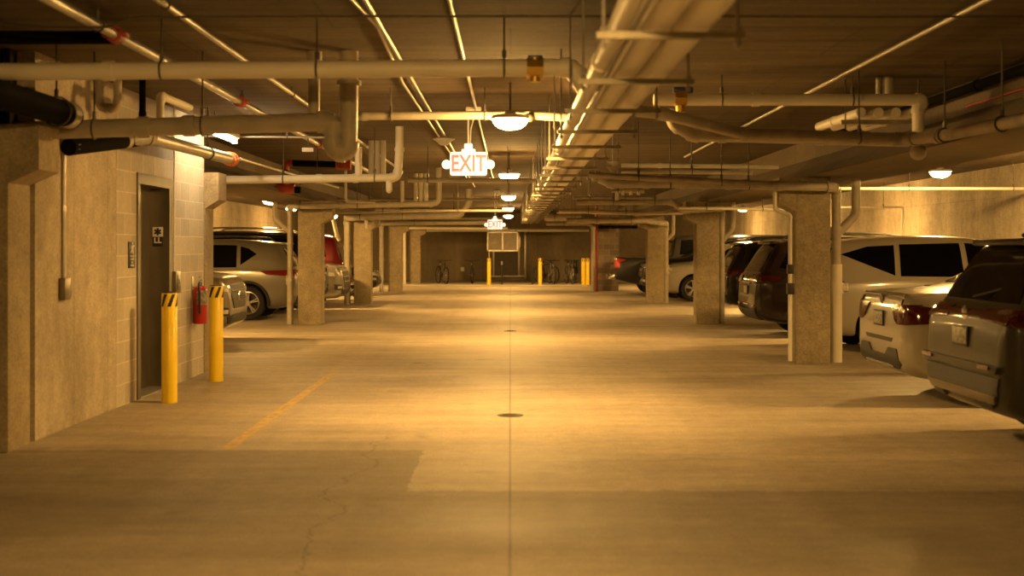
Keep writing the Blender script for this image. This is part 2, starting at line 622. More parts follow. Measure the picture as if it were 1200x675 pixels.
def pipe(name, label, cat, pts, r, m='white_pipe', bend=None, coup=(), hang=(), group=None, fit=None, flange=(), seg=None, elbows=True, htop=CEIL, coup_m=None, coup_r=1.17):
    pts = [Vector(p) for p in pts]
    seg = seg or (20 if r > .06 else 14 if r > .03 else 8)
    root = thing(name, label, cat, pts[0], 0, group)
    path, arcs = fillet(pts, bend or r * 2.2)
    MB().tube(path, r, seg).build('pipe' if r > .021 else 'tube', M[m], root, 50)
    fm = M[fit or m]
    if elbows and r > .02:
        for arc in arcs:
            d0, d1 = (arc[1] - arc[0]).normalized(), (arc[-1] - arc[-2]).normalized()
            e = MB().tube(arc, r * 1.1, seg)
            ring(e, arc[0], d0, r * 1.2, r * .8, seg)
            ring(e, arc[-1], d1, r * 1.2, r * .8, seg)
            e.build('elbow', fm, root, 45)
    for s in coup:
        c, d = at_dist(pts, s)
        k = MB()
        ring(k, c, d, r * coup_r, max(r * 1.3, .05), seg)
        k.build('coupling', M[coup_m] if coup_m else fm, root)
    for s in flange:
        c, d = at_dist(pts, s)
        k = MB()
        ring(k, c, d, r * 1.35, .03, seg)
        k.build('flange', fm, root)
    for s in hang:
        c, d = at_dist(pts, s)
        k = MB()
        h = Vector((0, 0, 1))
        k.cyl((c.x, c.y, c.z + r * 1.25), (c.x, c.y, htop), .007, seg=6)
        k.cyl((c.x, c.y, c.z + r * 1.15), (c.x, c.y, c.z + r * 1.15 + .05), .016, seg=8)
        # clevis: an open band round the pipe
        nn = d.cross(h).normalized()
        band = [c + (nn * math.cos(a) + h * math.sin(a)) * r * 1.13 for a in [2 * PI * q / 16 for q in range(17)]]
        k.tube(band, .007, 6, False)
        k.build('hanger', M['rod'], root)
    return root


# --- the twin white jacketed mains beside the centre line and their trapeze hangers
HB = 2.40
YA, YB = .6, 47.5
bands = [2.6 + 2.87 * i for i in range(15)]
pipe('insulated_main', 'thick white jacketed main, rightmost of the pipes on the centre trapeze run', 'pipe',
     [(.805, YA, HB + .104), (.805, YB, HB + .104)], .083, 'jacket', coup=bands, coup_r=1.012)
pipe('insulated_main', 'thick white jacketed main just left of its twin on the centre trapeze run', 'pipe',
     [(.637, YA, HB + .102), (.637, YB, HB + .102)], .081, 'jacket', coup=[b + .9 for b in bands], coup_r=1.012)
pipe('water_pipe', 'slim white water pipe, leftmost on the centre trapeze run', 'pipe',
     [(.475, YA, HB + .07), (.475, YB, HB + .07)], .048, 'white_pipe', coup=[b + .4 for b in bands])
pipe('conduit', 'bright thin conduit between the slim pipe and the thick mains on the trapezes', 'conduit',
     [(.545, YA, HB + .036), (.545, YB, HB + .036)], .014, 'paint_white')


def trapeze(x0, x1, y, first, proto=None):
    root = thing('trapeze_hanger', '', 'hanger', (0, y, HB), 0, 'trapeze hangers under the centre pipe run')
    MB().box((x0, y - .018, HB - .028), (x1, y + .018, HB)).build('bar', M['strut'], root)
    for x in (x0 + .03, x1 - .03):
        k = MB().cyl((x, y, HB - .07), (x, y, CEIL), .007, seg=6).cyl((x, y, HB - .06), (x, y, HB - .041), .015, seg=6).cyl((x, y, HB), (x, y, HB + .02), .015, seg=6)
        k.build('rod', M['galv'], root)
    return root


tz = trapeze(.36, .98, 2.30, True)
ys = [2.30 + 1.436 * i for i in range(30)]
for i, y in enumerate(ys):
    o = tz if i == 0 else copy_tree(tz)
    o.location = (0, y, HB)
    o['label'] = 'steel trapeze hanger under the twin white mains, %s bar from the front' % ORD[i]
    if i % 7 == 5:
        pass

# --- transverse pipes on the left, front to back
D = 8.2
p = pipe('water_pipe', 'near white pipe crossing the whole left ceiling with a brass valve', 'pipe',
         [P(-120, 85, D), P(672, 79, D), P(688, 110, D + .05)], .058, 'white_pipe', .1, coup=(1.4,), hang=(1.75, 2.78, 4.02), flange=())
v = P(627, 80, D)
vv = MB().cyl((v.x - .055, v.y, v.z), (v.x + .055, v.y, v.z), .07, seg=8).cyl((v.x, v.y, v.z - .09), (v.x, v.y, v.z + .07), .035, seg=10).build('valve', M['brass'], p)
MB().box((v.x - .05, v.y - .02, v.z + .065), (v.x + .05, v.y + .02, v.z + .085), .005).build('valve_handle', M['blue'], vv)

D = 9.6
p = pipe('drain_pipe', 'large tan drain pipe on the left ending in a P-trap', 'pipe',
         [P(-140, 158, D), P(378, 143, D), P(391, 146, D), P(391, 176, D), P(408, 178, D), P(409, 95, D), (P(409, 95, D).x, D, CEIL)],
         .072, 'drain_pipe', .075, coup=(2.05, 2.4, 3.55), hang=(1.66, 2.5), flange=(), fit='drain_pipe')
MB().cyl(P(409, 100, D), P(409, 95, D), .095, seg=20).build('collar', M['old_pipe'], p)
a = P(368, 133, D)
MB().cyl(a, (a.x, a.y, CEIL - .1), .045, seg=14).cyl((a.x, a.y, CEIL - .12), (a.x, a.y, CEIL), .06, seg=14).build('cleanout', M['drain_pipe'], p)
p = pipe('drain_pipe', 'tan drain pipe above the first aisle lamp, reaching the trapeze run', 'pipe',
         [P(415, 136, 11.75), P(618, 135, 11.75), P(712, 141, 11.75)], .040, 'drain_pipe', coup=(.1, 1.65), hang=(.35, 1.24))
a = P(621, 138, 11.7)
MB().ball(a, .045).build('valve', M['rod'], p)

# cluster of vents behind the big drain at the upper left
p = pipe('vent_pipe', 'low white vent pipe with a bent top behind the big left drain', 'pipe',
         [P(188, 142, 10.6), P(188, 112, 10.6), P(222, 126, 11.4)], .034, 'white_pipe', .05)
p = pipe('vent_pipe', 'tan U-shaped vent hanging left of the black stub', 'pipe',
         [(P(117, 105, 10.8).x, 10.8, CEIL), P(117, 127, 10.8), P(138, 127, 10.8), (P(138, 105, 10.8).x, 10.8, CEIL)], .036, 'drain_pipe', .06)
p = pipe('vent_pipe', 'short thin white pipe sloping behind the hanging black duct', 'pipe',
         [P(82, 122, 10.6), P(140, 140, 12.2)], .028, 'white_pipe')
p = pipe('vent_stub', 'short black stub pipe hanging from the slab behind the left drain', 'pipe',
         [(P(167, 100, 10.9).x, 10.9, CEIL), P(167, 141, 10.9)], .03, 'black_pipe', coup=(.35,))
p = pipe('black_duct', 'wide black insulated pipe along the upper left, open end forward of the drain', 'pipe',
         [(-3.30, 4.5, 2.49), (-3.30, 9.30, 2.49)], .095, 'black_pipe', coup=(4.7,), coup_m='galv', coup_r=1.06, hang=(3.2, 4.5))

# sprinkler main down the left wall with its black sleeve and orange coupling
p = pipe('sprinkler_main', 'steel sprinkler main beside the elevator wall with an orange end coupling', 'pipe',
         [(-3.49, 9.85, 2.30), (-3.40, 10.9, 2.44), (-3.28, 11.25, 2.50), (-3.28, 14.55, 2.535)], .062, 'galv', .12, hang=(3.6,))
MB().tube(fillet([(-3.50, 9.80, 2.293), (-3.40, 10.9, 2.44), (-3.35, 11.1, 2.472)], .1)[0], .068, 16).build('black_sleeve', M['black_pipe'], p)
k = MB()
for yy in (14.46, 14.56):
    k.cyl((-3.28, yy - .03, 2.535), (-3.28, yy + .03, 2.535), .085, seg=16)
k.box((-3.28 - .11, 14.46, 2.52), (-3.28 + .11, 14.56, 2.55), .006)
k.build('coupling', M['orange_fit'], p)
pipe('conduit', 'thin steel pipe running on from the orange coupling over the stalls', 'pipe',
     [(-3.20, 14.65, 2.55), (-3.25, 23.4, 2.63)], .018, 'conduit', coup=(3.2,))

# sprinkler branches with red fittings
p = pipe('sprinkler_pipe', 'steel sprinkler branch along the upper left with red grooved couplings', 'pipe',
         [(-2.60, 1.5, 2.90), (-2.60, 23.6, 2.90)], .034, 'galv', hang=(6.3, 10.5))
for yy in (8.15, 11.9, 16.8):
    k = MB().cyl((-2.6, yy - .05, 2.90), (-2.6, yy + .05, 2.90), .056, seg=12).box((-2.6 - .085, yy - .035, 2.885), (-2.6 + .085, yy + .035, 2.915), .005)
    k.build('coupling', M['red_fit'], p)
MB().cyl((-2.64, 8.25, 2.9), (-3.9, 8.25, 2.9), .045, seg=14).build('black_branch', M['black_pipe'], p)
pipe('sprinkler_pipe', 'thin silver pipe right of the red coupled sprinkler branch', 'pipe',
     [(-2.06, 1.5, 2.95), (-2.06, 23.0, 2.95)], .020, 'conduit', hang=(5.9, 10.2), coup=(5.4, 8.9, 13))
pipe('conduit', 'pale conduit along the slab, left of the pair feeding the dish box', 'conduit',
     [(-.98, 1.5, 2.985), (-.96, 7.2, 2.985), (-.89, 8.3, 2.985), (-.97, 11.2, 2.985), (-.93, 27.0, 2.985)], .013, 'conduit')
p = pipe('conduit', 'straight pale conduit along the slab carrying a dish shaped junction box', 'conduit',
     [(-.86, 1.5, 2.97), (-.86, 30.0, 2.97)], .015, 'conduit')
a = Vector((-.88, 16.4, 2.94))
MB().lathe([(.0, -.09), (.05, -.085), (.11, -.03), (.15, -.01), (.15, 0), (.05, .03), (.0, .03)], a, 'Z', 20).build('junction_box', M['paint_white'], p)
p = pipe('conduit', 'white conduit along the slab feeding the nearer exit sign', 'conduit',
     [(-.36, 1.5, 2.985), (-.375, 27.5, 2.985)], .015, 'paint_white')
a = Vector((-.375, 20.9, 2.96))
MB().ball(a, .045).build('junction_box', M['paint_white'], p)
p = pipe('sprinkler_pipe', 'slanting thin steel pipe along the right ceiling in front of the beam', 'pipe',
     [(2.82, 1.5, 2.965), (2.82, 20.0, 2.965)], .017, 'conduit', coup=(5.0, 12.2))
pipe('black_pipe', 'black pipe in the corner between the right beam and the slab', 'pipe',
     [(4.12, 3.0, 2.93), (4.12, 15.6, 2.93)], .045, 'black_pipe', coup=(7.9,))
pipe('conduit', 'thin red conduit on the upper face of the right beam', 'conduit',
     [(4.20, 3.0, 2.80), (4.20, 11.4, 2.80)], .012, 'red_fit')
# dark cables sagging across the slab at the very front
pipe('cable', 'dark cable sagging across the slab right in front', 'cable',
     [P(-60, 20, 7.6), P(55, 32, 7.6), P(125, 32, 7.6), P(160, 20, 7.6), P(420, 19, 7.6), P(640, 19, 7.6), P(850, 19, 7.6), P(1030, 20, 7.6), P(1220, 19, 7.6)], .008, 'rod', .3, elbows=False)
pipe('conduit', 'conduit across the slab above the elevator lamp', 'conduit',
     [(-3.9, 14.98, 2.85), (-1.95, 14.98, 2.83)], .014, 'conduit', hang=(.5, 1.2))

# red-ended black sprinkler branch over the left stalls
p = pipe('sprinkler_pipe', 'black sprinkler branch with a red elbow and red coupling over the left stalls', 'pipe',
         [P(333, 214, 19.2), P(335, 191, 19.2), P(402, 193, 19.2)], .05, 'black_pipe', .09, fit='red_fit', hang=(.8,))
k = MB()
ring(k, P(405, 193, 19.2), Vector((1, 0, 0)), .085, .16)
ring(k, P(396, 193, 19.2), Vector((1, 0, 0)), .075, .06)
k.build('coupling', M['red_fit'], p)
p = pipe('sprinkler_pipe', 'black sprinkler pipe behind the red elbow with a large red tee', 'pipe',
         [P(264, 222, 20.5), P(332, 222, 20.5), P(352, 223, 20.5)], .055, 'black_pipe', hang=(.5,))
a = P(334, 221, 20.5)
MB().cyl(a + Vector((-.14, 0, 0)), a + Vector((.16, 0, 0)), .085, seg=14).cyl(a + Vector((.02, 0, .02)), a + Vector((.02, 0, .17)), .07, seg=12).build('tee', M['red_fit'], p)

# bay by bay drain runs, left
D = 15.55
p = pipe('drain_pipe', 'white drain pipe spanning from the elevator corner to an upturned elbow', 'pipe',
         [P(262, 211, D), P(466, 208, D), P(468, 175, D), (P(468, 170, D).x, D, CEIL)], .052, 'white_pipe', .08, coup=(1.2, 1.66), hang=(.75, 1.9))
MB().cyl(P(420, 206, D), (P(420, 0, D).x, D, 2.76), .045, seg=14).build('riser', M['white_pipe'], p)
MB().cyl(P(456, 210, D), P(456, 223, D), .04, seg=14).ball(P(456, 223, D), .04).build('cleanout', M['white_pipe'], p)
for i, px in enumerate((435, 442, 449)):
    a = P(px, 204, 17.6)
    tag(MB().cyl(a, (a.x, a.y, CEIL + .01), .038, seg=14).build('pipe_stub', M['white_pipe']),
        'short grey pipe stub under the slab, %s of three beside the upturned elbow' % ('left', 'middle', 'right')[i], 'pipe stub', 'pipe stubs beside the upturned elbow')
pipe('water_pipe', 'slim tan pipe crossing behind the nearer exit sign to the trapezes', 'pipe',
     [P(478, 211, 18.6), P(628, 212, 18.6)], .036, 'drain_pipe', hang=(.3, 1.5), coup=(1.2,))
D = 23.6
p = pipe('drain_pipe', 'drain pipe crossing to the downpipe on the nearest free left column', 'pipe',
         [P(340, 330, D + .57), P(340, 243, D + .57), P(341, 242, D), P(505, 239, D), P(514, 236, D), P(514, 214, D), (P(514, 214, D).x, D, CEIL)], .055, 'drain_pipe', .09, coup=(1.6, 3.0, 3.9), hang=(2.2, 3.3))
MB().cyl(P(471, 238, D), P(471, 212, D), .042, seg=12).build('riser', M['drain_pipe'], p)
D = 24.17
MB().cyl(P(340, 325, D), (P(340, 0, D).x, D, 0), .062, seg=16).build('downpipe', M['drain_pipe'], p)
MB().tube(fillet([(P(322, 246, D).x, D, 2.41), P(322, 256, D), P(339, 272, D)], .1)[0], .045, 12).build('branch', M['drain_pipe'], p)
a = P(340, 328, D)
MB().cyl(a + Vector((0, 0, -.09)), a + Vector((0, 0, .09)), .085, seg=16).cyl(a, a + Vector((0, -.14, 0)), .055, seg=14).build('cleanout', M['drain_pipe'], p)
pipe('water_pipe', 'thin pipe with a lowered foot over the nearest free left column', 'pipe',
     [(P(405, 212, 22.8).x, 22.8, CEIL), P(405, 236, 22.8), P(440, 238, 22.8)], .026, 'drain_pipe', .06)
for i, px in enumerate((487, 493, 499)):
    a = P(px, 236, 25.4)
    tag(MB().cyl(a, (a.x, a.y, CEIL + .01), .045, seg=12).build('pipe_stub', M['white_pipe']),
        'short pipe stub over the middle of the left bays, %s of three' % ('left', 'middle', 'right')[i], 'pipe stub', 'pipe stubs over the second left bay')
D = 32.2
p = pipe('drain_pipe', 'fat drain pipe crossing to the downpipe left of the second free left column', 'pipe',
         [(P(407, 300, D + .5).x, D + .5, 0), P(407, 255.5, D + .5), P(408, 255, D), P(500, 253, D), P(538, 252, D), P(549, 238, D), (P(549, 238, D).x, D, CEIL)], .085, 'drain_pipe', .14, coup=(.9, 1.5, 3.4), hang=(3.1, 4.2))
MB().tube([P(428, 254, D), P(430, 263, D), P(430, 268, D)], .05, 12).build('branch', M['drain_pipe'], p)
pipe('water_pipe', 'thin pipe high over the second free left column', 'pipe',
     [P(380, 250, 29.6), P(520, 247, 29.6), P(600, 247, 29.6)], .03, 'drain_pipe', hang=(1.4, 3.2))
pipe('drain_pipe', 'small downpipe dropping between the first and second free left columns', 'pipe',
     [(P(395, 248, 31.0).x, 30.0, 2.41), P(395, 276, 30.0), P(398, 282, 30.0)], .05, 'drain_pipe')
D = 41.4
pipe('drain_pipe', 'drain pipe crossing to the downpipe on the third free left column', 'pipe',
     [(P(447, 300, D).x, D, 0), P(447, 262, D), P(570, 261, D)], .07, 'drain_pipe', .12, coup=(1.1,), hang=(3.4,))
D = 50.1
pipe('drain_pipe', 'white downpipe and crossing pipe at the farthest left column', 'pipe',
     [(P(474, 300, D).x, D, 0), P(474, 267, D), P(595, 268, D)], .06, 'white_pipe', .12, coup=(1.0,))
pipe('drain_pipe', 'pale pipe crossing just in front of the end wall', 'pipe',
     [P(498, 270, 52.5), P(690, 270, 52.5)], .06, 'white_pipe', hang=(1.2, 4.4))

# --- transverse pipes on the right
D = 10.9
p = pipe('water_pipe', 'white pipe from the mains to the right beam, bent down at its end', 'pipe',
         [P(766, 117, D), P(1082, 117, D), P(1076, 128, D), P(1076, 176, D)], .052, 'white_pipe', .06, coup=(.9,), hang=(.6, 1.75))
MB().ball(P(1076, 178, D), .075).build('end_cap', M['drain_pipe'], p)
a = P(797, 116, D)
vv = MB().cyl(a + Vector((-.05, -.03, 0)), a + Vector((.05, -.03, 0)), .075, seg=8).cyl(a + Vector((0, -.03, -.12)), a + Vector((0, -.03, .05)), .045, seg=10).build('valve', M['brass'], p)
MB().box(a + Vector((-.07, -.06, .05)), a + Vector((.11, 0, .10)), .012).build('valve_handle', M['blue'], vv)
pipe('drain_pipe', 'tan sloping drain on the right that passes under the beam to the front', 'pipe',
     [P(744, 130, 10.5), P(775, 133, 10.5), P(872, 157, 10.55), P(1062, 163, 10.6), P(1100, 160, 10.2), P(1230, 134, 8.4)], .050, 'old_pipe', .12,
     coup=(.25, .95, 2.0, 2.3), hang=(1.95, 2.9, 3.9), fit='old_pipe')
pipe('drain_pipe', 'pale lower drain on the right with an upturned elbow under the blue valve', 'pipe',
     [P(787, 128, 11.1), P(787, 146, 11.1), P(812, 160, 11.1), P(878, 161, 11.1), P(1065, 166, 11.1)], .048, 'drain_pipe', .12, coup=(.62, 1.5))
for i in range(4):
    x = 3.12 + i * .155
    pipe('branch_pipe', 'short pale pipe on the small trapeze by the right beam, %s from the aisle' % ORD[i], 'pipe',
         [(x, 11.0, 2.70), (x, 12.5, 2.72)], .045, 'white_pipe', group='short pipes on the small trapeze', coup=(.9,))
r_ = thing('trapeze_hanger', 'small trapeze hanger under the short pipes by the right beam', 'hanger', (3.0, 11.15, 2.64))
MB().box((2.98, 11.13, 2.61), (3.72, 11.17, 2.65)).build('bar', M['strut'], r_)
for x in (3.02, 3.68):
    MB().cyl((x, 11.15, 2.57), (x, 11.15, CEIL), .007, seg=6).build('rod', M['rod'], r_)
for i, (px, rr) in enumerate(((1046, .05), (1034, .022))):
    a = P(px, 110, 10.9)
    tag(MB().cyl(a + Vector((0, .12, -.02)), (a.x, a.y + .12, CEIL + .01), rr, seg=14).build('pipe_stub', M['drain_pipe']),
        ('wide' if i == 0 else 'narrow') + ' pipe stub rising into the slab above the small right trapeze', 'pipe stub')
# second bay right
D = 15.45
p = pipe('drain_pipe', 'drain pipe over the nearest right column feeding its thick downpipe', 'pipe',
         [P(702, 209, D), P(716, 215, D), P(800, 215, D), P(976, 219, D + .2), P(980, 222, D + .72), P(980, 340, D + .72)], .058, 'drain_pipe', .1,
         coup=(.6, 1.65, 2.3), hang=(.9, 1.9), htop=2.9)
D = 16.17
a = P(980, 340, D)
MB().cyl((a.x, D, 1.28), (a.x, D, 0), .076, seg=20).build('downpipe', M['white_pipe'], p)
MB().cyl((a.x, D, .90), (a.x, D, 1.04), .095, seg=20).cyl((a.x, D, .98), (a.x + .14, D - .05, .98), .06, seg=14).build('cleanout', M['white_pipe'], p)
MB().tube(fillet([(P(1003, 222, D).x, D, 2.41), P(1003, 252, D), P(981, 274, D)], .15)[0], .058, 16).build('branch', M['drain_pipe'], p)
MB().cyl(P(980, 277, D), P(980, 266, D), .075, seg=18).build('coupling', M['drain_pipe'], p)
pipe('drain_pipe', 'slightly sloping brown drain just above the pipe over the nearest right column', 'pipe',
     [P(690, 205, 14.9), P(760, 209, 14.9), P(905, 216, 14.9)], .036, 'old_pipe', coup=(.5, 1.4), hang=(.6, 1.6))
for i, (py, rr) in enumerate(((193.5, .030), (200.5, .028))):
    pipe('water_pipe', ('upper' if i == 0 else 'lower') + ' of two slim white pipes crossing to the right, behind the blue valve', 'pipe',
         [P(728, py, 15.9 - .14 * i), P(912 - 30 * i, py + 2, 15.9 - .14 * i)], rr, 'white_pipe', hang=(.9,), coup=(.5,))
for i, (px, py) in enumerate(((718, 194), (697, 205))):
    a = P(px, py, 15.8)
    t = thing('pipe_support', ('right' if i == 0 else 'left') + ' bell shaped pipe support hanging beside the mains near the twin slim pipes', 'hanger', (a.x, a.y, a.z))
    MB().lathe([(.0, .05), (.085, .05), (.085, -.02), (.05, -.05), (.03, -.08), (0, -.08)], a, 'Z', 18).build('bell', M['drain_pipe'], t)
    MB().cyl(a + Vector((0, 0, .05)), (a.x, a.y, CEIL), .012, seg=8).build('rod', M['galv'], t)
p = pipe('drain_pipe', 'short pipe with a row of white plugs under it right of the mains', 'pipe',
         [P(717, 224, 20.8), P(755, 224.5, 20.8)], .03, 'drain_pipe', hang=(.1, .45))
for i, px in enumerate((723, 730, 739, 748)):
    a = P(px, 225, 20.8)
    MB().cyl(a, a + Vector((0, 0, -(.14 if i == 0 else .05))), .032, seg=10).ball(a, .034, seg=10).build('plug', M['paint_white'], p)
D = 23.85
p = pipe('drain_pipe', 'drain pipe bending down over the second right column', 'pipe',
     [P(676, 237, D), P(786, 237, D), P(797, 243, D), P(800, 247, D), P(846, 245, D), P(846, 246, D + .65), (P(846, 246, D + .65).x, D + .65, 0)], .055, 'drain_pipe', .1,
     coup=(.9, 2.2), hang=(.7, 1.5), htop=2.8)
D = 24.5
MB().tube(fillet([(P(859, 244, D).x, D, 2.41), P(859, 268, D), P(847, 282, D)], .12)[0], .05, 14).build('branch', M['drain_pipe'], p)
pipe('water_pipe', 'slim white pipe crossing over the second right column to the stalls', 'pipe',
     [P(795, 243.5, 22.0), P(925, 246, 22.0)], .028, 'white_pipe', hang=(.5, 1.5), htop=2.4)
D = 32.6
p = pipe('drain_pipe', 'drain pipe over the third right column with a downpipe on its right', 'pipe',
     [P(664, 259, D), P(752, 258, D), P(779, 262, D), P(780, 262.4, D + .6), (P(780, 262.4, D + .6).x, D + .6, 0)], .075, 'drain_pipe', .14, coup=(.8, 1.9), hang=(.8, 1.7), htop=2.9)
D = 33.2
MB().tube(fillet([(P(789, 262, D).x, D, 2.41), P(789, 274, D), P(780, 282, D)], .1)[0], .05, 14).build('branch', M['drain_pipe'], p)
a = P(780, 316, D)
MB().cyl(a + Vector((0, 0, -.12)), a + Vector((0, 0, .12)), .1, seg=16).cyl(a, a + Vector((.17, -.02, 0)), .07, seg=14).build('cleanout', M['drain_pipe'], p)
D = 41.6
p = pipe('fire_standpipe', 'tan standpipe in front of the block pier with a crossing pipe on top', 'pipe',
         [P(640, 262, D), P(692, 262, D), P(695, 266, D), (P(695, 0, D).x, D, 0)], .07, 'drain_pipe', .14, coup=(.7,), hang=(.6,), htop=2.9)
pipe('fire_standpipe', 'dark red standpipe right beside the tan one at the block pier', 'pipe',
     [(P(699, 0, 42.0).x, 42.0, 0), (P(699, 0, 42.0).x, 42.0, CEIL)], .05, 'red_fit')
pipe('black_pipe', 'black pipe crossing from the block pier over the pickup', 'pipe',
     [P(701, 266, 41.5), P(747, 266, 41.5)], .055, 'black_pipe', coup=(.1,), hang=(.4, 1.1))
pipe('duct_pipe', 'fat short pale duct crossing right of the mains near the end wall', 'pipe',
     [P(638, 254, 36.5), P(681, 254, 36.5)], .11, 'drain_pipe', hang=(.3, .9))
pipe('drain_pipe', 'thin pale pipe sloping right of the mains near the end wall', 'pipe',
     [P(655, 247, 29.5), P(745, 250, 29.5), P(800, 249, 29.5)], .05, 'drain_pipe', coup=(.8,), hang=(.7, 1.6))
for (lab, x0, x1, d, py, r, m) in (
        ('thin tan pipe over the second left bay, above the column drain', 395, 585, 26.5, 234, .028, 'old_pipe'),
        ('thin white pipe over the third left bay near the far lamps', 440, 588, 35.0, 246, .030, 'white_pipe'),
        ('pale pipe over the fourth left bay short of the end wall', 470, 590, 44.6, 256, .040, 'drain_pipe'),
        ('tan pipe right of the mains over the second right bay', 672, 770, 26.3, 232, .035, 'old_pipe'),
        ('thin white pipe right of the mains over the third right bay', 652, 742, 35.2, 249, .030, 'white_pipe'),
        ('pale pipe right of the mains over the fourth bay by the pier', 640, 716, 44.8, 258, .045, 'drain_pipe')):
    a, b = P(x0, py, d), P(x1, py, d)
    w_ = (b - a).length
    pipe('water_pipe', lab, 'pipe', [a, b], r, m, coup=(w_ * .3, w_ * .8), hang=(w_ * .2, w_ * .62))
# over the right stalls
pipe('water_pipe', 'bright white pipe crossing over the right stalls beneath the glowing lamp', 'pipe',
     [P(984, 221, 21.4), P(1300, 221, 21.4)], .028, 'paint_white', hang=(1.2, 3.0))
pipe('conduit', 'thin pale conduit turning down on the right side wall', 'conduit',
     [P(985, 243, 28.9), P(1057, 243, 28.9), P(1057, 272, 28.9), P(1057, 285, 28.9)], .022, 'conduit', .05, hang=(.3, 1.0))
# conduit with switch on the near right column
p = pipe('conduit', 'pale conduit stepping down the aisle side of the nearest right column', 'conduit',
         [P(908, 222, 15.8), P(908, 246, 15.8), P(926, 252, 15.8), (P(926, 252, 15.8).x, 15.8, .05)], .026, 'white_pipe', .05)
a = P(926, 330, 15.8)
MB().box(a + Vector((-.04, -.05, .10)), a + Vector((.04, .03, .22)), .006).build('switch_box', M['iron'], p)
MB().box(a + Vector((-.045, -.05, -.16)), a + Vector((.045, .03, -.02)), .006).build('switch_box', M['iron'], p)

# ------------------------------------------------------------------ lamps and signs
def dome_lamp(x, y, label, group, m='lamp', z=2.66):
    t = thing('ceiling_lamp', label, 'lamp', (x, y, z), 0, group)
    MB().lathe([(0, .055), (.165, .055), (.175, .04), (.175, .018), (0, .018)], (x, y, z), 'Z', 28).build('housing', M['paint_white'], t)
    MB().lathe([(0, -.075), (.05, -.072), (.10, -.058), (.14, -.03), (.155, -.002), (.155, .018), (0, .018)], (x, y, z), 'Z', 28).build('lens', M[m], t)
    MB().box((x - .05, y - .05, z + .055), (x + .05, y + .05, z + .10), .006).build('junction_box', M['galv'], t)
    MB().cyl((x, y, z + .10), (x, y, CEIL), .010, seg=8).build('stem', M['rod'], t)
    return t


for i, (x, y) in enumerate(((-.3, 2.75), (0, 11.4), (-.02, 20.0), (-.04, 28.6), (-.06, 37.3), (-.08, 46.0))):
    if i == 0:
        t = dome_lamp(x, y, 'round ceiling lamp over the very front of the aisle, out of the picture above', 'round lamps over the aisle', 'lamp_front')
    else:
        dome_lamp(x, y, 'glowing round lamp over the aisle centre, %s from the front' % ORD[i - 1], 'round lamps over the aisle')
dome_lamp(6.95, 20.0, 'glowing round lamp over the right stalls above the white car', 'round lamps over the stalls', 'lamp_side', 2.70)
dome_lamp(-5.75, 29.6, 'glowing round lamp over the left stalls above the silver car', 'round lamps over the stalls', 'lamp_side', 2.60)
for (x, y) in ((7.0, 11.4), (-6.6, 20.2), (7.0, 28.6), (7.0, 37.3), (-6.6, 37.3), (-6.6, 46.0), (7.0, 46.0)):
    dome_lamp(x, y, 'round lamp over the stalls, out of sight behind walls, beams and columns', 'round lamps over the stalls', 'lamp_side', 2.66)

# fluorescent batten in front of the elevator
t = thing('fluorescent_lamp', 'white fluorescent batten under the slab by the elevator', 'lamp', (-3.3, 14.2, 2.84))
MB().box((-3.36, 13.58, 2.80), (-3.24, 14.84, 2.86), .008).build('housing', M['paint_white'], t)
MB().cyl((-3.3, 13.62, 2.775), (-3.3, 14.80, 2.775), .024, seg=14).build('tube', M['tube'], t)
for yy in (13.60, 14.82):
    MB().box((-3.335, yy - .02, 2.74), (-3.265, yy + .02, 2.80), .005).build('lamp_holder', M['paint_white'], t)
for yy in (13.8, 14.6):
    MB().cyl((-3.3, yy, 2.86), (-3.3, yy, CEIL), .006, seg=6).build('rod', M['rod'], t)
b0 = P(361, 175, 15.4)
t = thing('junction_box', 'small white box hanging under the slab behind the P-trap', 'junction box', b0)
MB().box(P(354, 178, 15.4) + Vector((0, -.03, 0)), P(367, 173, 15.4) + Vector((0, .03, 0)), .01).build('housing', M['paint_white'], t)
MB().cyl((b0.x, 15.4, b0.z), (b0.x, 15.4, CEIL), .008, seg=6).build('rod', M['rod'], t)


def exit_sign(x, y, z, w, h, label, ybox):
    t = thing('exit_sign', label, 'exit sign', (x, y, z))
    MB().box((x - w / 2, y - .035, z - h / 2), (x + w / 2, y + .035, z + h / 2), .022).build('housing', M['exit_white'], t)
    text_mesh('lettering', 'EXIT', h * .98, M['exit_red'], t, Matrix.Translation((0, -.037, -h * .02)) @ FACE_CAM, .004, sx=.74, bold=.006)
    for s in (-1, 1):
        k = MB()
        cx = x + s * (w / 2 + .035)
        k.cyl((cx, y - .05, z - .01), (cx, y + .02, z - .01), .05, .036, 16)
        k.cyl((x + s * (w / 2 - .01), y, z - .01), (cx, y, z - .01), .02, seg=10)
        k.build('lamp_head', M['exit_white'], t)
    MB().box((x - .075, y - .03, z + h / 2 - .005), (x + .075, y + .03, z + h / 2 + .03), .008).box((x - .045, y - .035, z + h / 2 + .03), (x + .045, y + .035, z + h / 2 + .09), .012).build('canopy', M['exit_white'], t)
    k = MB().cyl((x - .002, y, z + h / 2 + .09), (x - .002, y, CEIL), .009, seg=8)
    k.tube(fillet([(x + .02, y, z + h / 2 + .09), (x + .025, y, z + h / 2 + .25), (x + .09, y, CEIL - .01)], .2)[0], .007, 6)
    k.build('stem', M['paint_white'], t)
    MB().box((x - .03, y - .05, CEIL - .05), (x + .14, y + .05, CEIL), .012).build('junction_box', M['paint_white'], t)
    return t


a = P(549, 192, 13.4)
exit_sign(a.x, 13.4, a.z, .40, .255, 'white lit EXIT sign with two round lamp heads, the nearer and larger one', 13.4)
a = P(580, 263, 33.0)
exit_sign(a.x, 33.0, a.z, .40, .255, 'small distant white EXIT sign above the louvre unit', 33.0)

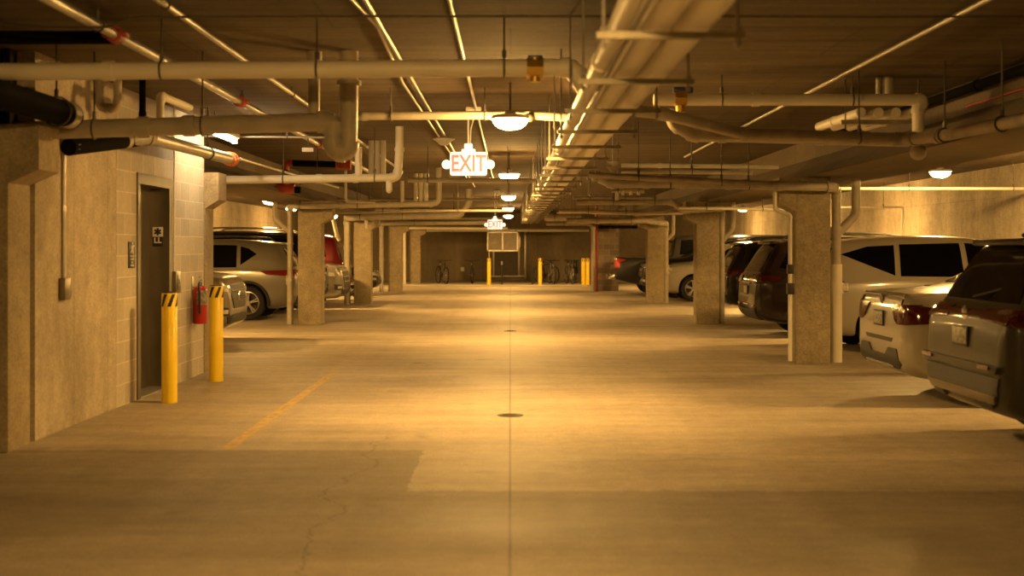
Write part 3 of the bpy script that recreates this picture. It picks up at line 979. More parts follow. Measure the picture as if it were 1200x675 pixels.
# wall signs by the elevator
t = thing('stairs_sign', 'black sign with a running figure beside the elevator frame', 'sign', (XW, 12.0, 1.425))
MB().box((XW + .002, 11.90, 1.30), (XW + .012, 12.10, 1.555), .003).build('plate', M['sign_black'], t)
for i, tx in enumerate(('IN CASE', 'OF FIRE', 'USE', 'STAIRS')):
    text_mesh('lettering', tx, .028, M['sign_white'], t, Matrix.Translation((.014, 0, -.010 - .030 * i)) @ FACE_PX, .003, sx=1.15)
k = MB()
X_ = XW + .014
k.tube([(X_, 12.005, 1.522), (X_, 11.996, 1.482)], .012, 8)
k.ball((X_, 12.011, 1.540), .013, sx=.4)
k.tube([(X_, 11.996, 1.482), (X_, 12.023, 1.462), (X_, 12.018, 1.438)], .008, 8)
k.tube([(X_, 11.996, 1.482), (X_, 11.977, 1.462), (X_, 11.950, 1.446)], .008, 8)
k.tube([(X_, 12.005, 1.518), (X_, 12.036, 1.506), (X_, 12.050, 1.518)], .006, 8)
k.tube([(X_, 12.005, 1.518), (X_, 11.977, 1.506), (X_, 11.969, 1.486)], .006, 8)
k.build('running_figure', M['sign_white'], t)

YJ = 13.29                                            # the jamb face that looks towards the aisle entrance
sx_, sz_ = XW - .105, 1.615
t = thing('floor_sign', 'white star of life plate over a black LL plate on the elevator jamb', 'sign', (sx_, YJ, sz_))
MB().box((sx_ - .056, YJ - .006, sz_ + .002), (sx_ + .056, YJ - .0005, sz_ + .104), .002).build('star_plate', M['sign_white'], t)
k = MB()
for a_ in (0, 60, 120):
    ca, sa = math.cos(math.radians(90 + a_)), math.sin(math.radians(90 + a_))
    hl, hw = .040, .0105
    k.prism([(sx_ + u * ca - v * sa, sz_ + .053 + u * sa + v * ca) for (u, v) in ((-hl, -hw), (hl, -hw), (hl, hw), (-hl, hw))], YJ - .008 - a_ * 1e-5, YJ - .006, 'XZ')
k.build('star', M['sign_black'], t)
MB().box((sx_ - .056, YJ - .006, sz_ - .104), (sx_ + .056, YJ - .0005, sz_ - .002), .002).build('letter_plate', M['sign_black'], t)
text_mesh('lettering', 'LL', .085, M['sign_white'], t, Matrix.Translation((0, -.0075, -.040)) @ FACE_CAM, .003, sx=1.0, bold=.002)

# call station, conduit
t = thing('call_station', 'small steel elevator call box right of the door', 'call box', (XW, 13.55, 1.15))
MB().box((XW, 13.45, 1.00), (XW + .05, 13.65, 1.24), .006).build('housing', M['stain_dark'], t)
MB().box((XW + .05, 13.49, 1.04), (XW + .056, 13.61, 1.20), .002).build('face_plate', M['stainless'], t)
for zz in (1.09, 1.15):
    MB().cyl((XW + .056, 13.55, zz), (XW + .064, 13.55, zz), .014, seg=12).build('button', M['paint_white'], t)
pipe('conduit', 'pale conduit rising from the call box right of the elevator door', 'conduit',
     [(XW + .02, 13.47, 1.24), (XW + .02, 13.47, CEIL)], .011, 'paint_white')
p = pipe('conduit', 'vertical conduit down the cast wall left of the elevator, ending in a box', 'conduit',
         [(XW + .02, 10.15, 1.22), (XW + .02, 10.15, 2.34)], .016, 'conduit', coup=(.6,))
MB().box((XW, 10.08, 1.07), (XW + .055, 10.22, 1.25), .006).build('outlet_box', M['stain_dark'], p)
MB().box((XW, 10.06, 2.32), (XW + .08, 10.20, 2.42), .006).box((XW, 10.23, 2.34), (XW + .05, 10.31, 2.41), .006).build('junction_box', M['galv'], p)

# fire extinguisher
ex, ey = XW + .095, 14.30
t = thing('fire_extinguisher', 'red fire extinguisher hung on the block wall behind the bollards', 'fire extinguisher', (ex, ey, .62))
MB().lathe([(0, 0), (.074, 0), (.082, .012), (.082, .36), (.075, .40), (.05, .43), (.025, .44), (0, .44)], (ex, ey, .62), 'Z', 24).build('cylinder', M['ext_red'], t)
k = MB().lathe([(.0835, .22), (.0835, .38)], (ex, ey, .62), 'Z', 24)
for f in list(k.bm.faces):
    c = f.calc_center_median()
    if len(f.verts) > 4 or not (c.x > ex - .02 and c.y < ey + .05):
        k.bm.faces.remove(f)
k.build('paper_label', M['plate'], t)
MB().cyl((ex, ey, 1.05), (ex, ey, 1.10), .022, seg=12).box((ex - .015, ey - .05, 1.10), (ex + .015, ey + .03, 1.13), .005).build('valve_head', M['chrome'], t)
MB().tube([(ex, ey - .02, 1.15), (ex + .02, ey - .09, 1.17)], .009, 8).build('handle', M['galv'], t)
MB().tube(fillet([(ex, ey - .02, 1.09), (ex + .01, ey - .10, 1.08), (ex + .02, ey - .105, .98), (ex + .02, ey - .095, .74)], .05)[0], .014, 10).build('hose', M['plastic'], t)
MB().box((XW, ey - .03, .95), (XW + .012, ey + .03, 1.16), .002).box((XW, ey - .012, 1.03), (ex, ey + .012, 1.05), .002).build('bracket', M['galv'], t)


# ------------------------------------------------------------------ bollards, floor drains, markings
def bollard(x, y, r, h, label, z0=0.0, stripes=True, group='yellow bollards'):
    t = thing('bollard', label, 'bollard', (x, y, z0), 0, group)
    MB().lathe([(0, 0), (r, 0), (r, h - .012), (r - .006, h), (0, h)], (x, y, z0), 'Z', 32).build('post', M['yellow'], t)
    MB().lathe([(0, h), (r - .004, h), (r - .02, h + .010), (0, h + .014)], (x, y, z0), 'Z', 32).build('cap', M['black_tape'], t)
    if stripes:
        k = MB()
        rr = r + .0015
        for c0 in (-150, -90, -30, 30, 90, 150):
            n = 8
            g = []
            for j in range(n + 1):
                z = z0 + h - .13 + .12 * j / n
                row = []
                for q in range(5):
                    a = math.radians(c0 + 34 * j / n * 1.0 + q * 6.5)
                    row.append(k.bm.verts.new((x + rr * math.cos(a), y + rr * math.sin(a), z)))
                g.append(row)
            for j in range(n):
                for q in range(4):
                    k.bm.faces.new((g[j][q], g[j][q + 1], g[j + 1][q + 1], g[j + 1][q]))
        k.build('stripes', M['black_tape'], t)
    return t


bollard(-3.30, 11.98, .075, 1.06, 'yellow bollard with black slanted stripes in front of the elevator door')
bollard(-3.30, 13.88, .078, 1.07, 'yellow bollard with black slanted stripes in front of the fire extinguisher')
for px, lab in ((573, 'distant yellow bollard under the louvre unit'), (633, 'distant yellow bollard in front of the bicycle cluster'),
                (683.5, 'left of the two touching distant yellow bollards by the pier'), (688.5, 'right of the two touching distant yellow bollards by the pier')):
    a = P(px, 335, 48.6)
    bollard(a.x, 48.6, .075, 1.04, lab, .03)
for px, top, lab in ((588, .78, 'thin black post with a pale head under the louvre unit'), (624, .66, 'thin black post left of the bicycle cluster bollard')):
    a = P(px, 335, 49.2)
    t = thing('rack_post', lab, 'post', (a.x, 49.2, .03))
    MB().cyl((a.x, 49.2, .03), (a.x, 49.2, .03 + top), .03, seg=12).build('post', M['plastic'], t)
    MB().cyl((a.x, 49.2, .03), (a.x, 49.2, .042), .08, seg=16).build('base', M['plastic'], t)
    if px == 588:
        MB().cyl((a.x, 49.2, .03 + top), (a.x, 49.2, .03 + top + .14), .034, seg=12).build('head', M['galv'], t)
for y, lab in ((11.05, 'nearer round iron drain cover in the centre joint'), (22.2, 'farther round iron drain cover in the centre joint')):
    t = thing('drain_cover', lab, 'drain', (0, y, 0))
    MB().lathe([(0, 0), (.115, 0), (.12, .004), (.10, .007), (0, .007)], (0, y, 0), 'Z', 28).build('cover', M['iron'], t)
    k = MB()
    for q in range(-3, 4):
        k.box((-.08 + abs(q) * .012, y + q * .024 - .004, .006), (.08 - abs(q) * .012, y + q * .024 + .004, .009))
    k.build('grating', M['rod'], t)
o = struct('trim_3', MB().box((-2.16, 9.2, 0), (-2.06, 14.85, .002)), M['line'])

# louvre unit hung in front of the end wall
xa, xb, za, zb, yu = -.93, .31, 1.34, 2.13, 49.6
t = thing('louvre_unit', 'pale framed louvre heater hung in front of the end wall', 'heater', (0, yu, za))
k = MB()
for (a0, a1) in (((xa, za), (xa + .05, zb)), ((xb - .05, za), (xb, zb)), ((xa, za), (xb, za + .06)), ((xa, zb - .05), (xb, zb)), ((-.335, za), (-.285, zb))):
    k.box((a0[0], yu - .05, a0[1]), (a1[0], yu + .30, a1[1]), .004)
k.build('frame', M['paint_white'], t)
for (x0, x1) in ((xa + .05, -.335), (-.285, xb - .05)):
    k = MB()
    for i in range(13):
        z = za + .09 + i * .052
        k.prism([(yu - .03, z), (yu + .05, z + .035), (yu + .055, z + .028), (yu - .025, z - .007)], x0, x1, 'YZ')
    for i in range(7):
        x = x0 + (x1 - x0) * (i + .5) / 7
        k.box((x - .006, yu - .035, za + .08), (x + .006, yu - .025, zb - .06))
    k.box((x0, yu + .2, za + .05), (x1, yu + .22, zb - .04))
    k.build('louvre_panel', M['drain_pipe'], t)
MB().box((xb, yu, 1.52), (xb + .1, yu + .2, 1.92), .01).build('motor_box', M['drain_pipe'], t)
for x in (xa + .1, xb - .1):
    MB().cyl((x, yu + .1, zb), (x, yu + .1, CEIL), .012, seg=8).build('rod', M['rod'], t)
MB().cyl((xa + .08, yu, za), (xa + .08, yu, 1.0), .012, seg=8).build('drain_tube', M['paint_white'], t)


# ------------------------------------------------------------------ cars
def pchip(pts):
    xs = [p[0] for p in pts]
    ys_ = [p[1] for p in pts]
    n = len(xs)
    h = [xs[i + 1] - xs[i] for i in range(n - 1)]
    dl = [(ys_[i + 1] - ys_[i]) / h[i] for i in range(n - 1)]
    m = [dl[0]] + [0 if dl[i - 1] * dl[i] <= 0 else 2 * dl[i - 1] * dl[i] / (dl[i - 1] + dl[i]) for i in range(1, n - 1)] + [dl[-1]]

    def f(x):
        if x <= xs[0]:
            return ys_[0]
        if x >= xs[-1]:
            return ys_[-1]
        i = 0
        while x > xs[i + 1]:
            i += 1
        t = (x - xs[i]) / h[i]
        return ((2 * t ** 3 - 3 * t * t + 1) * ys_[i] + (t ** 3 - 2 * t * t + t) * h[i] * m[i] + (-2 * t ** 3 + 3 * t * t) * ys_[i + 1] + (t ** 3 - t * t) * h[i] * m[i + 1])
    return f


def chaikin(p, k):
    for _ in range(k):
        q = [p[0]]
        for i in range(len(p) - 1):
            a, b = p[i], p[i + 1]
            if i > 0:
                q.append((a[0] * .75 + b[0] * .25, a[1] * .75 + b[1] * .25))
            if i < len(p) - 2:
                q.append((a[0] * .25 + b[0] * .75, a[1] * .25 + b[1] * .75))
        q.append(p[-1])
        p = q
    return p


SUV = dict(L=4.62, W=.925, tum=.27, r=.355, ra=1.0, fa=.93,
           top=[(0, .70), (.015, .90), (.05, 1.02), (.12, 1.12), (.26, 1.36), (.38, 1.54), (.46, 1.59), (.8, 1.64), (1.5, 1.68), (2.2, 1.66), (2.7, 1.56), (3.45, 1.14), (3.6, 1.08), (4.25, .99), (4.48, .88), (4.58, .74), (4.62, .60)],
           bot=[(0, .44), (.06, .34), (.25, .26), (.6, .22), (3.9, .21), (4.4, .24), (4.58, .32), (4.62, .42)],
           belt=[(0, .98), (1.2, 1.06), (3.4, 1.0), (4.62, .92)],
           plan=[(0, .78), (.03, .86), (.10, .93), (.3, .985), (.7, 1), (3.7, 1), (4.15, .965), (4.42, .88), (4.56, .76), (4.62, .62)])
SEDAN = dict(L=4.68, W=.90, tum=.38, r=.33, ra=1.02, fa=.88,
             top=[(0, .66), (.015, .86), (.04, 1.0), (.09, 1.06), (.2, 1.075), (.65, 1.10), (.8, 1.13), (1.2, 1.31), (1.6, 1.43), (2.1, 1.46), (2.6, 1.42), (3.4, 1.03), (3.6, .97), (4.3, .86), (4.55, .76), (4.64, .66), (4.68, .55)],
             bot=[(0, .40), (.05, .31), (.2, .25), (.6, .2), (4.0, .19), (4.5, .22), (4.64, .3), (4.68, .38)],
             belt=[(0, .93), (1.2, .97), (3.4, .93), (4.68, .85)],
             plan=[(0, .76), (.03, .85), (.12, .93), (.35, .985), (.7, 1), (3.6, 1), (4.15, .96), (4.45, .87), (4.62, .74), (4.68, .62)])
BIG = dict(L=5.1, W=.99, tum=.24, r=.39, ra=1.15, fa=.95,
           top=[(0, .75), (.015, .95), (.04, 1.10), (.1, 1.2), (.2, 1.5), (.3, 1.74), (.4, 1.80), (.9, 1.87), (2.2, 1.89), (2.9, 1.8), (3.65, 1.30), (3.8, 1.24), (4.7, 1.16), (4.95, 1.06), (5.06, .9), (5.1, .7)],
           bot=[(0, .5), (.06, .4), (.3, .32), (.8, .28), (4.3, .27), (4.8, .3), (5.05, .38), (5.1, .48)],
           belt=[(0, 1.05), (1.2, 1.16), (3.6, 1.14), (5.1, 1.05)],
           plan=[(0, .82), (.03, .9), (.10, .95), (.3, .99), (.7, 1), (4.2, 1), (4.7, .97), (4.95, .9), (5.06, .8), (5.1, .68)])
PICKUP = dict(L=5.6, W=.99, tum=.24, r=.39, ra=1.25, fa=.95,
              top=[(0, .70), (.015, .95), (.03, 1.12), (.06, 1.2), (.3, 1.2), (1.75, 1.22), (1.80, 1.26), (1.88, 1.70), (1.98, 1.86), (2.6, 1.92), (3.4, 1.86), (4.1, 1.34), (4.25, 1.27), (5.2, 1.18), (5.45, 1.08), (5.56, .9), (5.6, .7)],
              bot=[(0, .55), (.06, .48), (.3, .4), (.8, .33), (4.8, .3), (5.3, .33), (5.55, .4), (5.6, .5)],
              belt=[(0, 1.12), (1.2, 1.16), (3.6, 1.16), (5.6, 1.08)],
              plan=[(0, .86), (.03, .93), (.10, .97), (.3, .99), (.7, 1), (4.7, 1), (5.2, .97), (5.45, .9), (5.56, .8), (5.6, .68)])


def car_body(S, m):
    L = S['L']
    ft, fb, fl, fp = pchip(S['top']), pchip(S['bot']), pchip(S['belt']), pchip(S['plan'])
    xs = sorted({round(L * i / 90, 4) for i in range(91)} | {p[0] for k in ('top', 'plan', 'bot') for p in S[k]} | {.008, .022, .035, .075, L - .008, L - .025})
    bm = bmesh.new()
    rings = []
    for x in xs:
        zb, zt, bt, w = fb(x), ft(x), fl(x), fp(x) * S['W']
        bt = min(bt, zt - .055)
        bt = max(bt, zb + .1)
        hg = max(zt - bt, .05)
        inset = S['tum'] * hg
        e = min(1, hg / .5)
        lo = bt - zb
        h = [(0, zb), (w * .80, zb), (w * .955, zb + .10 * lo), (w * .995, zb + .38 * lo), (w * 1.0, zb + .72 * lo), (w * .985, bt - .06 * lo),
             (w * .955, bt + .01), (w * .945 - inset * .45, bt + hg * .45), (w * .94 - inset * .92, zt - .07 - .05 * e if e > .6 else zt - .045), (w * .90 - inset * 1.1 - .05 * e, zt - .016), (w * .5, zt - .003), (0, zt)]
        h = chaikin(h, 2)
        full = h + [(-y, z) for (y, z) in h[-2:0:-1]]
        rings.append([bm.verts.new((x, y, z)) for (y, z) in full])
    n = len(rings[0])
    for i in range(len(rings) - 1):
        A, B = rings[i], rings[i + 1]
        for k in range(n):
            bm.faces.new((A[k], A[(k + 1) % n], B[(k + 1) % n], B[k]))
    bm.faces.new(rings[0])
    bm.faces.new(rings[-1])
    bmesh.ops.recalc_face_normals(bm, faces=bm.faces)
    me = bpy.data.meshes.new('body')
    bvh = BVHTree.FromBMesh(bm)
    bm.to_mesh(me)
    bm.free()
    o = bpy.data.objects.new('body', me)
    COL.objects.link(o)
    # wheel wells
    cb = bmesh.new()
    rr = S['r'] + .055
    for ax in (S['ra'], L - S['fa']):
        for s in (-1, 1):
            a, b = S['W'] - .30, S['W'] + .15
            bmesh.ops.create_cone(cb, cap_ends=True, segments=40, radius1=rr, radius2=rr, depth=b - a,
                                  matrix=Matrix.Translation((ax, s * (a + b) / 2, S['r'] + .005)) @ Matrix.Rotation(PI / 2, 4, 'X'))
    cm = bpy.data.meshes.new('cut')
    cb.to_mesh(cm)
    cb.free()
    co = bpy.data.objects.new('cut', cm)
    COL.objects.link(co)
    md = o.modifiers.new('b', 'BOOLEAN')
    md.operation = 'DIFFERENCE'
    md.object = co
    md.solver = 'EXACT'
    bpy.context.view_layer.update()
    dg = bpy.context.evaluated_depsgraph_get()
    nm = bpy.data.meshes.new_from_object(o.evaluated_get(dg))
    o.modifiers.clear()
    COL.objects.unlink(co)
    bpy.data.objects.remove(co)
    o.data = nm
    nm.materials.clear()
    nm.materials.append(m)
    nm.materials.append(M['arch'])
    for p in nm.polygons:
        p.use_smooth = True
        c = p.center
        for ax in (S['ra'], L - S['fa']):
            d = math.hypot(c.x - ax, c.z - S['r'] - .005)
            if abs(c.y) > S['W'] - .31 and d < rr + .004 and (d < rr - .003 or abs(p.normal.y) < .5) and not (abs(p.normal.y) > .5 and abs(c.y) > S['W'] - .15):
                p.material_index = 1
    nm.set_sharp_from_angle(angle=math.radians(42))
    return o, bvh


NOSE = [4.62]


def panel(bvh, poly, axis, side, m, name, parent, off=.006, cell=.05, thick=.02, mirror=False, aim=None):
    """a plate following the body: poly in (x,z) for axis y, (y,z) for axis x, (x,y) for axis z."""
    bm = bmesh.new()
    vs = [bm.verts.new((p[0], p[1], 0)) for p in poly]
    bm.faces.new(vs)
    for ax in (0, 1):
        lo, hi = min(p[ax] for p in poly), max(p[ax] for p in poly)
        n = max(1, int((hi - lo) / cell))
        for i in range(1, n + 1):
            c = lo + (hi - lo) * i / (n + 1)
            co = (c, 0, 0) if ax == 0 else (0, c, 0)
            no = (1, 0, 0) if ax == 0 else (0, 1, 0)
            bmesh.ops.bisect_plane(bm, geom=bm.verts[:] + bm.edges[:] + bm.faces[:], plane_co=co, plane_no=no)
    for v in bm.verts:
        a, b = v.co.x, v.co.y
        if axis == 'y':
            o, d = Vector((a, side * 3, b)), Vector((0, -side, 0))
        elif axis == 'x':
            o, d = Vector((-3 if side < 0 else 9, a, b)), Vector((1 if side < 0 else -1, 0, 0))
        else:
            o, d = Vector((a, b, 4)), Vector((0, 0, -1))
        h = bvh.ray_cast(o, d)
        nose_hit = axis == 'x' and side > 0
        if nose_hit and h[0] is not None and h[0].x < NOSE[0] - 1.1:
            h = bvh.find_nearest(Vector((NOSE[0] - .30, a, b)))
            v.co = h[0] + h[1] * off
        elif h[0] is None and nose_hit:
            h = bvh.find_nearest(Vector((NOSE[0] - .25, a, b)))
            v.co = h[0] + h[1] * off
        elif h[0] is None:
            h = bvh.find_nearest(o + d * (3 - .9 if axis == 'y' else 3.25 if side < 0 else 4.6))
            v.co = h[0] + h[1] * off
        else:
            v.co = h[0] - d * off * .3 + h[1] * off
    bmesh.ops.triangulate(bm, faces=[f for f in bm.faces if len(f.verts) > 4])
    bmesh.ops.recalc_face_normals(bm, faces=bm.faces)
    f0 = bm.faces[0]
    dirn = {'y': Vector((0, side, 0)), 'x': Vector((side, 0, 0)), 'z': Vector((0, 0, 1))}[axis]
    if sum((f.normal.dot(dirn) for f in bm.faces)) < 0:
        bmesh.ops.reverse_faces(bm, faces=bm.faces)
    bmesh.ops.solidify(bm, geom=bm.faces[:], thickness=thick)
    if mirror:
        g = bmesh.ops.duplicate(bm, geom=bm.verts[:] + bm.edges[:] + bm.faces[:])
        nv = [e for e in g['geom'] if isinstance(e, bmesh.types.BMVert)]
        nf = [e for e in g['geom'] if isinstance(e, bmesh.types.BMFace)]
        for v in nv:
            v.co.y = -v.co.y
        bmesh.ops.reverse_faces(bm, faces=nf)
    mb = MB()
    mb.bm.free()
    mb.bm = bm
    return mb.build(name, m, parent, 40, True)


def wheel(x, side, S, rim, root):
    r = S['r']
    yo = side * (S['W'] - .005)
    yi = side * (S['W'] - .225)
    c = (x, 0, r)
    w = MB()
    prof = [(r * .60, yi), (r * .93, yi), (r * .985, yi + side * .02), (r, yi + side * .05), (r, yo - side * .05), (r * .985, yo - side * .018), (r * .93, yo), (r * .70, yo - side * .006), (r * .66, yo - side * .03), (r * .6, yo - side * .05)]
    w.lathe(prof, c, 'Y', 40, True)
    o = w.build('wheel', M['rubber'], root, 30, True)
    k = MB()
    k.lathe([(r * .60, yo - side * .16), (r * .665, yo - side * .012), (r * .64, yo - side * .010), (r * .585, yo - side * .05), (r * .56, yo - side * .15)], c, 'Y', 40, True)
    k.cyl((x, yo - side * .07, r), (x, yo - side * .02, r), .065, .045, 20)
    for i in range(5):
        for dlt in (-.13, .13):
            a = 2 * PI * i / 5 + .3
            p0 = Vector((x + math.cos(a + dlt * .6) * .045, yo - side * .045, r + math.sin(a + dlt * .6) * .045))
            p1 = Vector((x + math.cos(a + dlt) * r * .62, yo - side * .03, r + math.sin(a + dlt) * r * .62))
            k.tube([p0, (p0 + p1) / 2, p1], [.020, .016, .019], 6)
    k.build('rim', rim, o, 35, True)
    MB().cyl((x, yo - side * .17, r), (x, yo - side * .15, r), r * .58, seg=24).build('brake_disc', M['iron'], o, 35, True)
    return o


def plate_part(x, y, z, root, side=-1, tilt=.0):
    """licence plate on the rear (side -1) or front (+1)."""
    k = MB().box((x - .006, y - .155, z - .078), (x + .006, y + .155, z + .078), .004)
    o = k.build('license_plate_frame', M['plastic'], root, 30, True)
    MB().box((x + side * .006 - .003, y - .14, z - .06), (x + side * .006 + .003, y + .14, z + .06), .001).build('license_plate', M['plate'], o, 30, True)


def build_car(name, label, S, pm, loc, rot, side_glass, rear=None, front=None, rim='rim', rails=True, clad=True, dlo_split=(), badge=None):
    root = thing(name, label, 'car', loc, rot)
    L, W = S['L'], S['W']
    NOSE[0] = L
    body, bvh = car_body(S, pm)
    body.parent = root
    for x in (S['ra'], L - S['fa']):
        for s in (-1, 1):
            wheel(x, s, S, M[rim], root)
    # side glass: the outline, cut at the pillars
    for poly in side_glass:
        panel(bvh, poly, 'y', 1, M['glass'], 'side_window', root, .006, .06)
        panel(bvh, poly, 'y', -1, M['glass'], 'side_window', root, .006, .06)
    if clad:                                             # dark sills and wheel arch lips
        for s in (-1, 1):
            k = MB()
            for ax in (S['ra'], L - S['fa']):
                rr = S['r'] + .075
                pts = [(ax + math.cos(a) * rr, s * (W + .002), S['r'] + math.sin(a) * rr) for a in [PI * q / 20 for q in range(-1, 22)]]
                k.tube(pts, .032, 8)
            k.box((S['ra'] + S['r'] + .06, s * W - .04, .21), (L - S['fa'] - S['r'] - .06, s * W + .02, .34), .02)
            k.build('wheel_arch_trim', M['plastic'], root, 40, True)
    # mirrors and door handles
    ft = pchip(S['belt'])
    mx = L * .665 if S is not PICKUP else L * .66
    for s in (-1, 1):
        z = ft(mx) + .06
        MB().ball((mx, s * (W + .09), z), .1, .75, 1.0, .72).cyl((mx + .02, s * (W - .08), z - .04), (mx + .02, s * (W + .05), z - .02), .025, seg=8).build('wing_mirror', pm, root, 60, True)
        for hx in ((L * .36, L * .565) if S is not PICKUP else (L * .47, L * .6)):
            MB().tube([(hx - .1, s * (W - .01), ft(hx) - .10), (hx - .08, s * (W + .022), ft(hx) - .095), (hx + .08, s * (W + .022), ft(hx) - .095), (hx + .1, s * (W - .01), ft(hx) - .10)], .014, 8).build('door_handle', M['chrome'] if S is SUV else pm, root, 60, True)
    if rails:
        tp = pchip(S['top'])
        for s in (-1, 1):
            xs_ = [.75, .85, 1.0, 1.4, 1.8, 2.2, 2.5, 2.6]
            yy = s * (W * .94 - S['tum'] * (tp(1.5) - ft(1.5)) - .04)
            pts = [(x, yy, tp(x) + (.06 if .8 < x < 2.55 else .0)) for x in xs_]
            MB().tube(fillet(pts, .05)[0], .018, 8).build('roof_rail', M['plastic'] if rails is True else rails, root, 60, True)
    if rear:
        rear(root, bvh, S, pm)
    if front:
        front(root, bvh, S, pm)
    return root


def mir(poly):
    return [(-a, b) for a, b in poly][::-1]


# ---- tails
def rear_window(root, bvh, zb, zt, wb, wt):
    panel(bvh, [(-wb, zb), (wb, zb), (wt, zt), (-wt, zt)], 'x', -1, M['glass'], 'rear_window', root, .006, .06)


def lamp_pair(root, bvh, poly, m, name='tail_lamp', side=-1, axis='x', cell=.04, off=.012):
    """one lamp each side; poly on the +y half (axis x) or on the flank (axis y)."""
    if axis == 'x':
        panel(bvh, poly, 'x', side, m, name, root, off, cell)
        panel(bvh, mir(poly), 'x', side, m, name, root, off, cell)
    else:
        panel(bvh, poly, 'y', 1, m, name, root, off, cell)
        panel(bvh, poly, 'y', -1, m, name, root, off, cell)


def tail_suv_plain(lamp='tail', emblem=True, text=None, flank=.44):
    def f(root, bvh, S, pm):
        W = S['W']
        rear_window(root, bvh, 1.10, 1.50, W * .74, W * .60)
        lamp_pair(root, bvh, [(W * .50, .93), (W * .80, .90), (W * .86, 1.05), (W * .52, 1.02)], M[lamp])
        lamp_pair(root, bvh, [(.05, .90), (flank - .12, .94), (flank, 1.01), (.06, 1.04)], M[lamp], axis='y')
        panel(bvh, [(-W * .74, .30), (W * .74, .30), (W * .80, .50), (W * .3, .46), (-W * .3, .46), (-W * .80, .50)], 'x', -1, M['plastic'], 'rear_bumper', root, .014, .06)
        panel(bvh, [(-.2, .53), (.2, .53), (.2, .55), (-.2, .55)], 'x', -1, M['chrome'], 'bumper_step', root, .012, .1)
        lamp_pair(root, bvh, [(W * .55, .50), (W * .74, .52), (W * .74, .55), (W * .55, .535)], M['tail'], 'reflector')
        h = bvh.ray_cast(Vector((-3, 0, .78)), Vector((1, 0, 0)))
        plate_part(h[0].x - .012, 0, .78, root)
        panel(bvh, [(-.3, .885), (.3, .885), (.3, .91), (-.3, .91)], 'x', -1, M['chrome'], 'tailgate_strip', root, .012, .1)
        if emblem:
            h = bvh.ray_cast(Vector((-3, 0, .985)), Vector((1, 0, 0)))
            MB().lathe([(.045, -.004), (.055, 0), (.045, .004)], (0, 0, 0), 'X', 20, True).build('emblem', M['chrome'], root, 40, True).location = (h[0].x - .006, 0, .985)
        if text:
            h = bvh.ray_cast(Vector((-3, 0, 1.045)), Vector((1, 0, 0)))
            # letters read from behind the car: they face local -x
            B = Matrix(((0, 0, -1, 0), (-1, 0, 0, 0), (0, 1, 0, 0), (0, 0, 0, 1)))
            text_mesh('lettering', text, .062, M['chrome'], root, Matrix.Translation((h[0].x - .012, 0, 1.045)) @ B, .012, sx=2.1)
        MB().box((.30, -W * .55, 1.555), (.46, W * .55, 1.60), .015).build('spoiler', pm, root, 40, True)
    return f


def tail_sedan(root, bvh, S, pm):
    W = S['W']
    panel(bvh, [(.86, -W * .62), (1.5, -W * .56), (1.5, W * .56), (.86, W * .62)], 'z', 1, M['glass'], 'rear_window', root, .006, .08)
    lamp_pair(root, bvh, [(W * .40, .945), (W * .56, .80), (W * .66, .765), (W * .88, .77), (W * .90, .955)], M['tail_dark'], cell=.03)
    lamp_pair(root, bvh, [(.03, .77), (.30, .79), (.36, .92), (.06, .955)], M['tail_dark'], axis='y', cell=.03)
    h = bvh.ray_cast(Vector((-3, 0, .80)), Vector((1, 0, 0)))
    plate_part(h[0].x - .014, 0, .80, root)
    # crease in the bumper, dark diffuser with bright lower lip
    panel(bvh, [(-W * .46, .585), (W * .46, .585), (W * .5, .625), (-W * .5, .625)], 'x', -1, M['plastic'], 'bumper_groove', root, .003, .06)
    panel(bvh, [(-W * .62, .335), (W * .62, .335), (W * .74, .38), (W * .64, .53), (W * .36, .53), (W * .24, .45), (-W * .24, .45), (-W * .36, .53), (-W * .64, .53), (-W * .74, .38)], 'x', -1, M['plastic'], 'diffuser', root, .008, .05)
    panel(bvh, [(-W * .5, .345), (W * .5, .345), (W * .5, .365), (-W * .5, .365)], 'x', -1, M['chrome'], 'diffuser_lip', root, .016, .08)
    h = bvh.ray_cast(Vector((-3, 0, .985)), Vector((1, 0, 0)))
    e = MB().lathe([(0, -.008), (.05, -.006), (.055, 0), (.05, .006), (0, .008)], (0, 0, 0), 'X', 20).build('emblem', M['rim_dark'], root, 40, True)
    e.location = (h[0].x - .006, 0, .985)
    # trunk shut line and lip
    panel(bvh, [(-W * .70, 1.022), (W * .70, 1.022), (W * .70, 1.036), (-W * .70, 1.036)], 'x', -1, pm, 'trunk_lip', root, .022, .06, .04)
    for s in (-1, 1):
        panel(bvh, [(s * W * .715, .83), (s * W * .722, .83), (s * W * .722, 1.0), (s * W * .715, 1.0)], 'x', -1, M['plastic'], 'shut_line', root, .0135, .05)


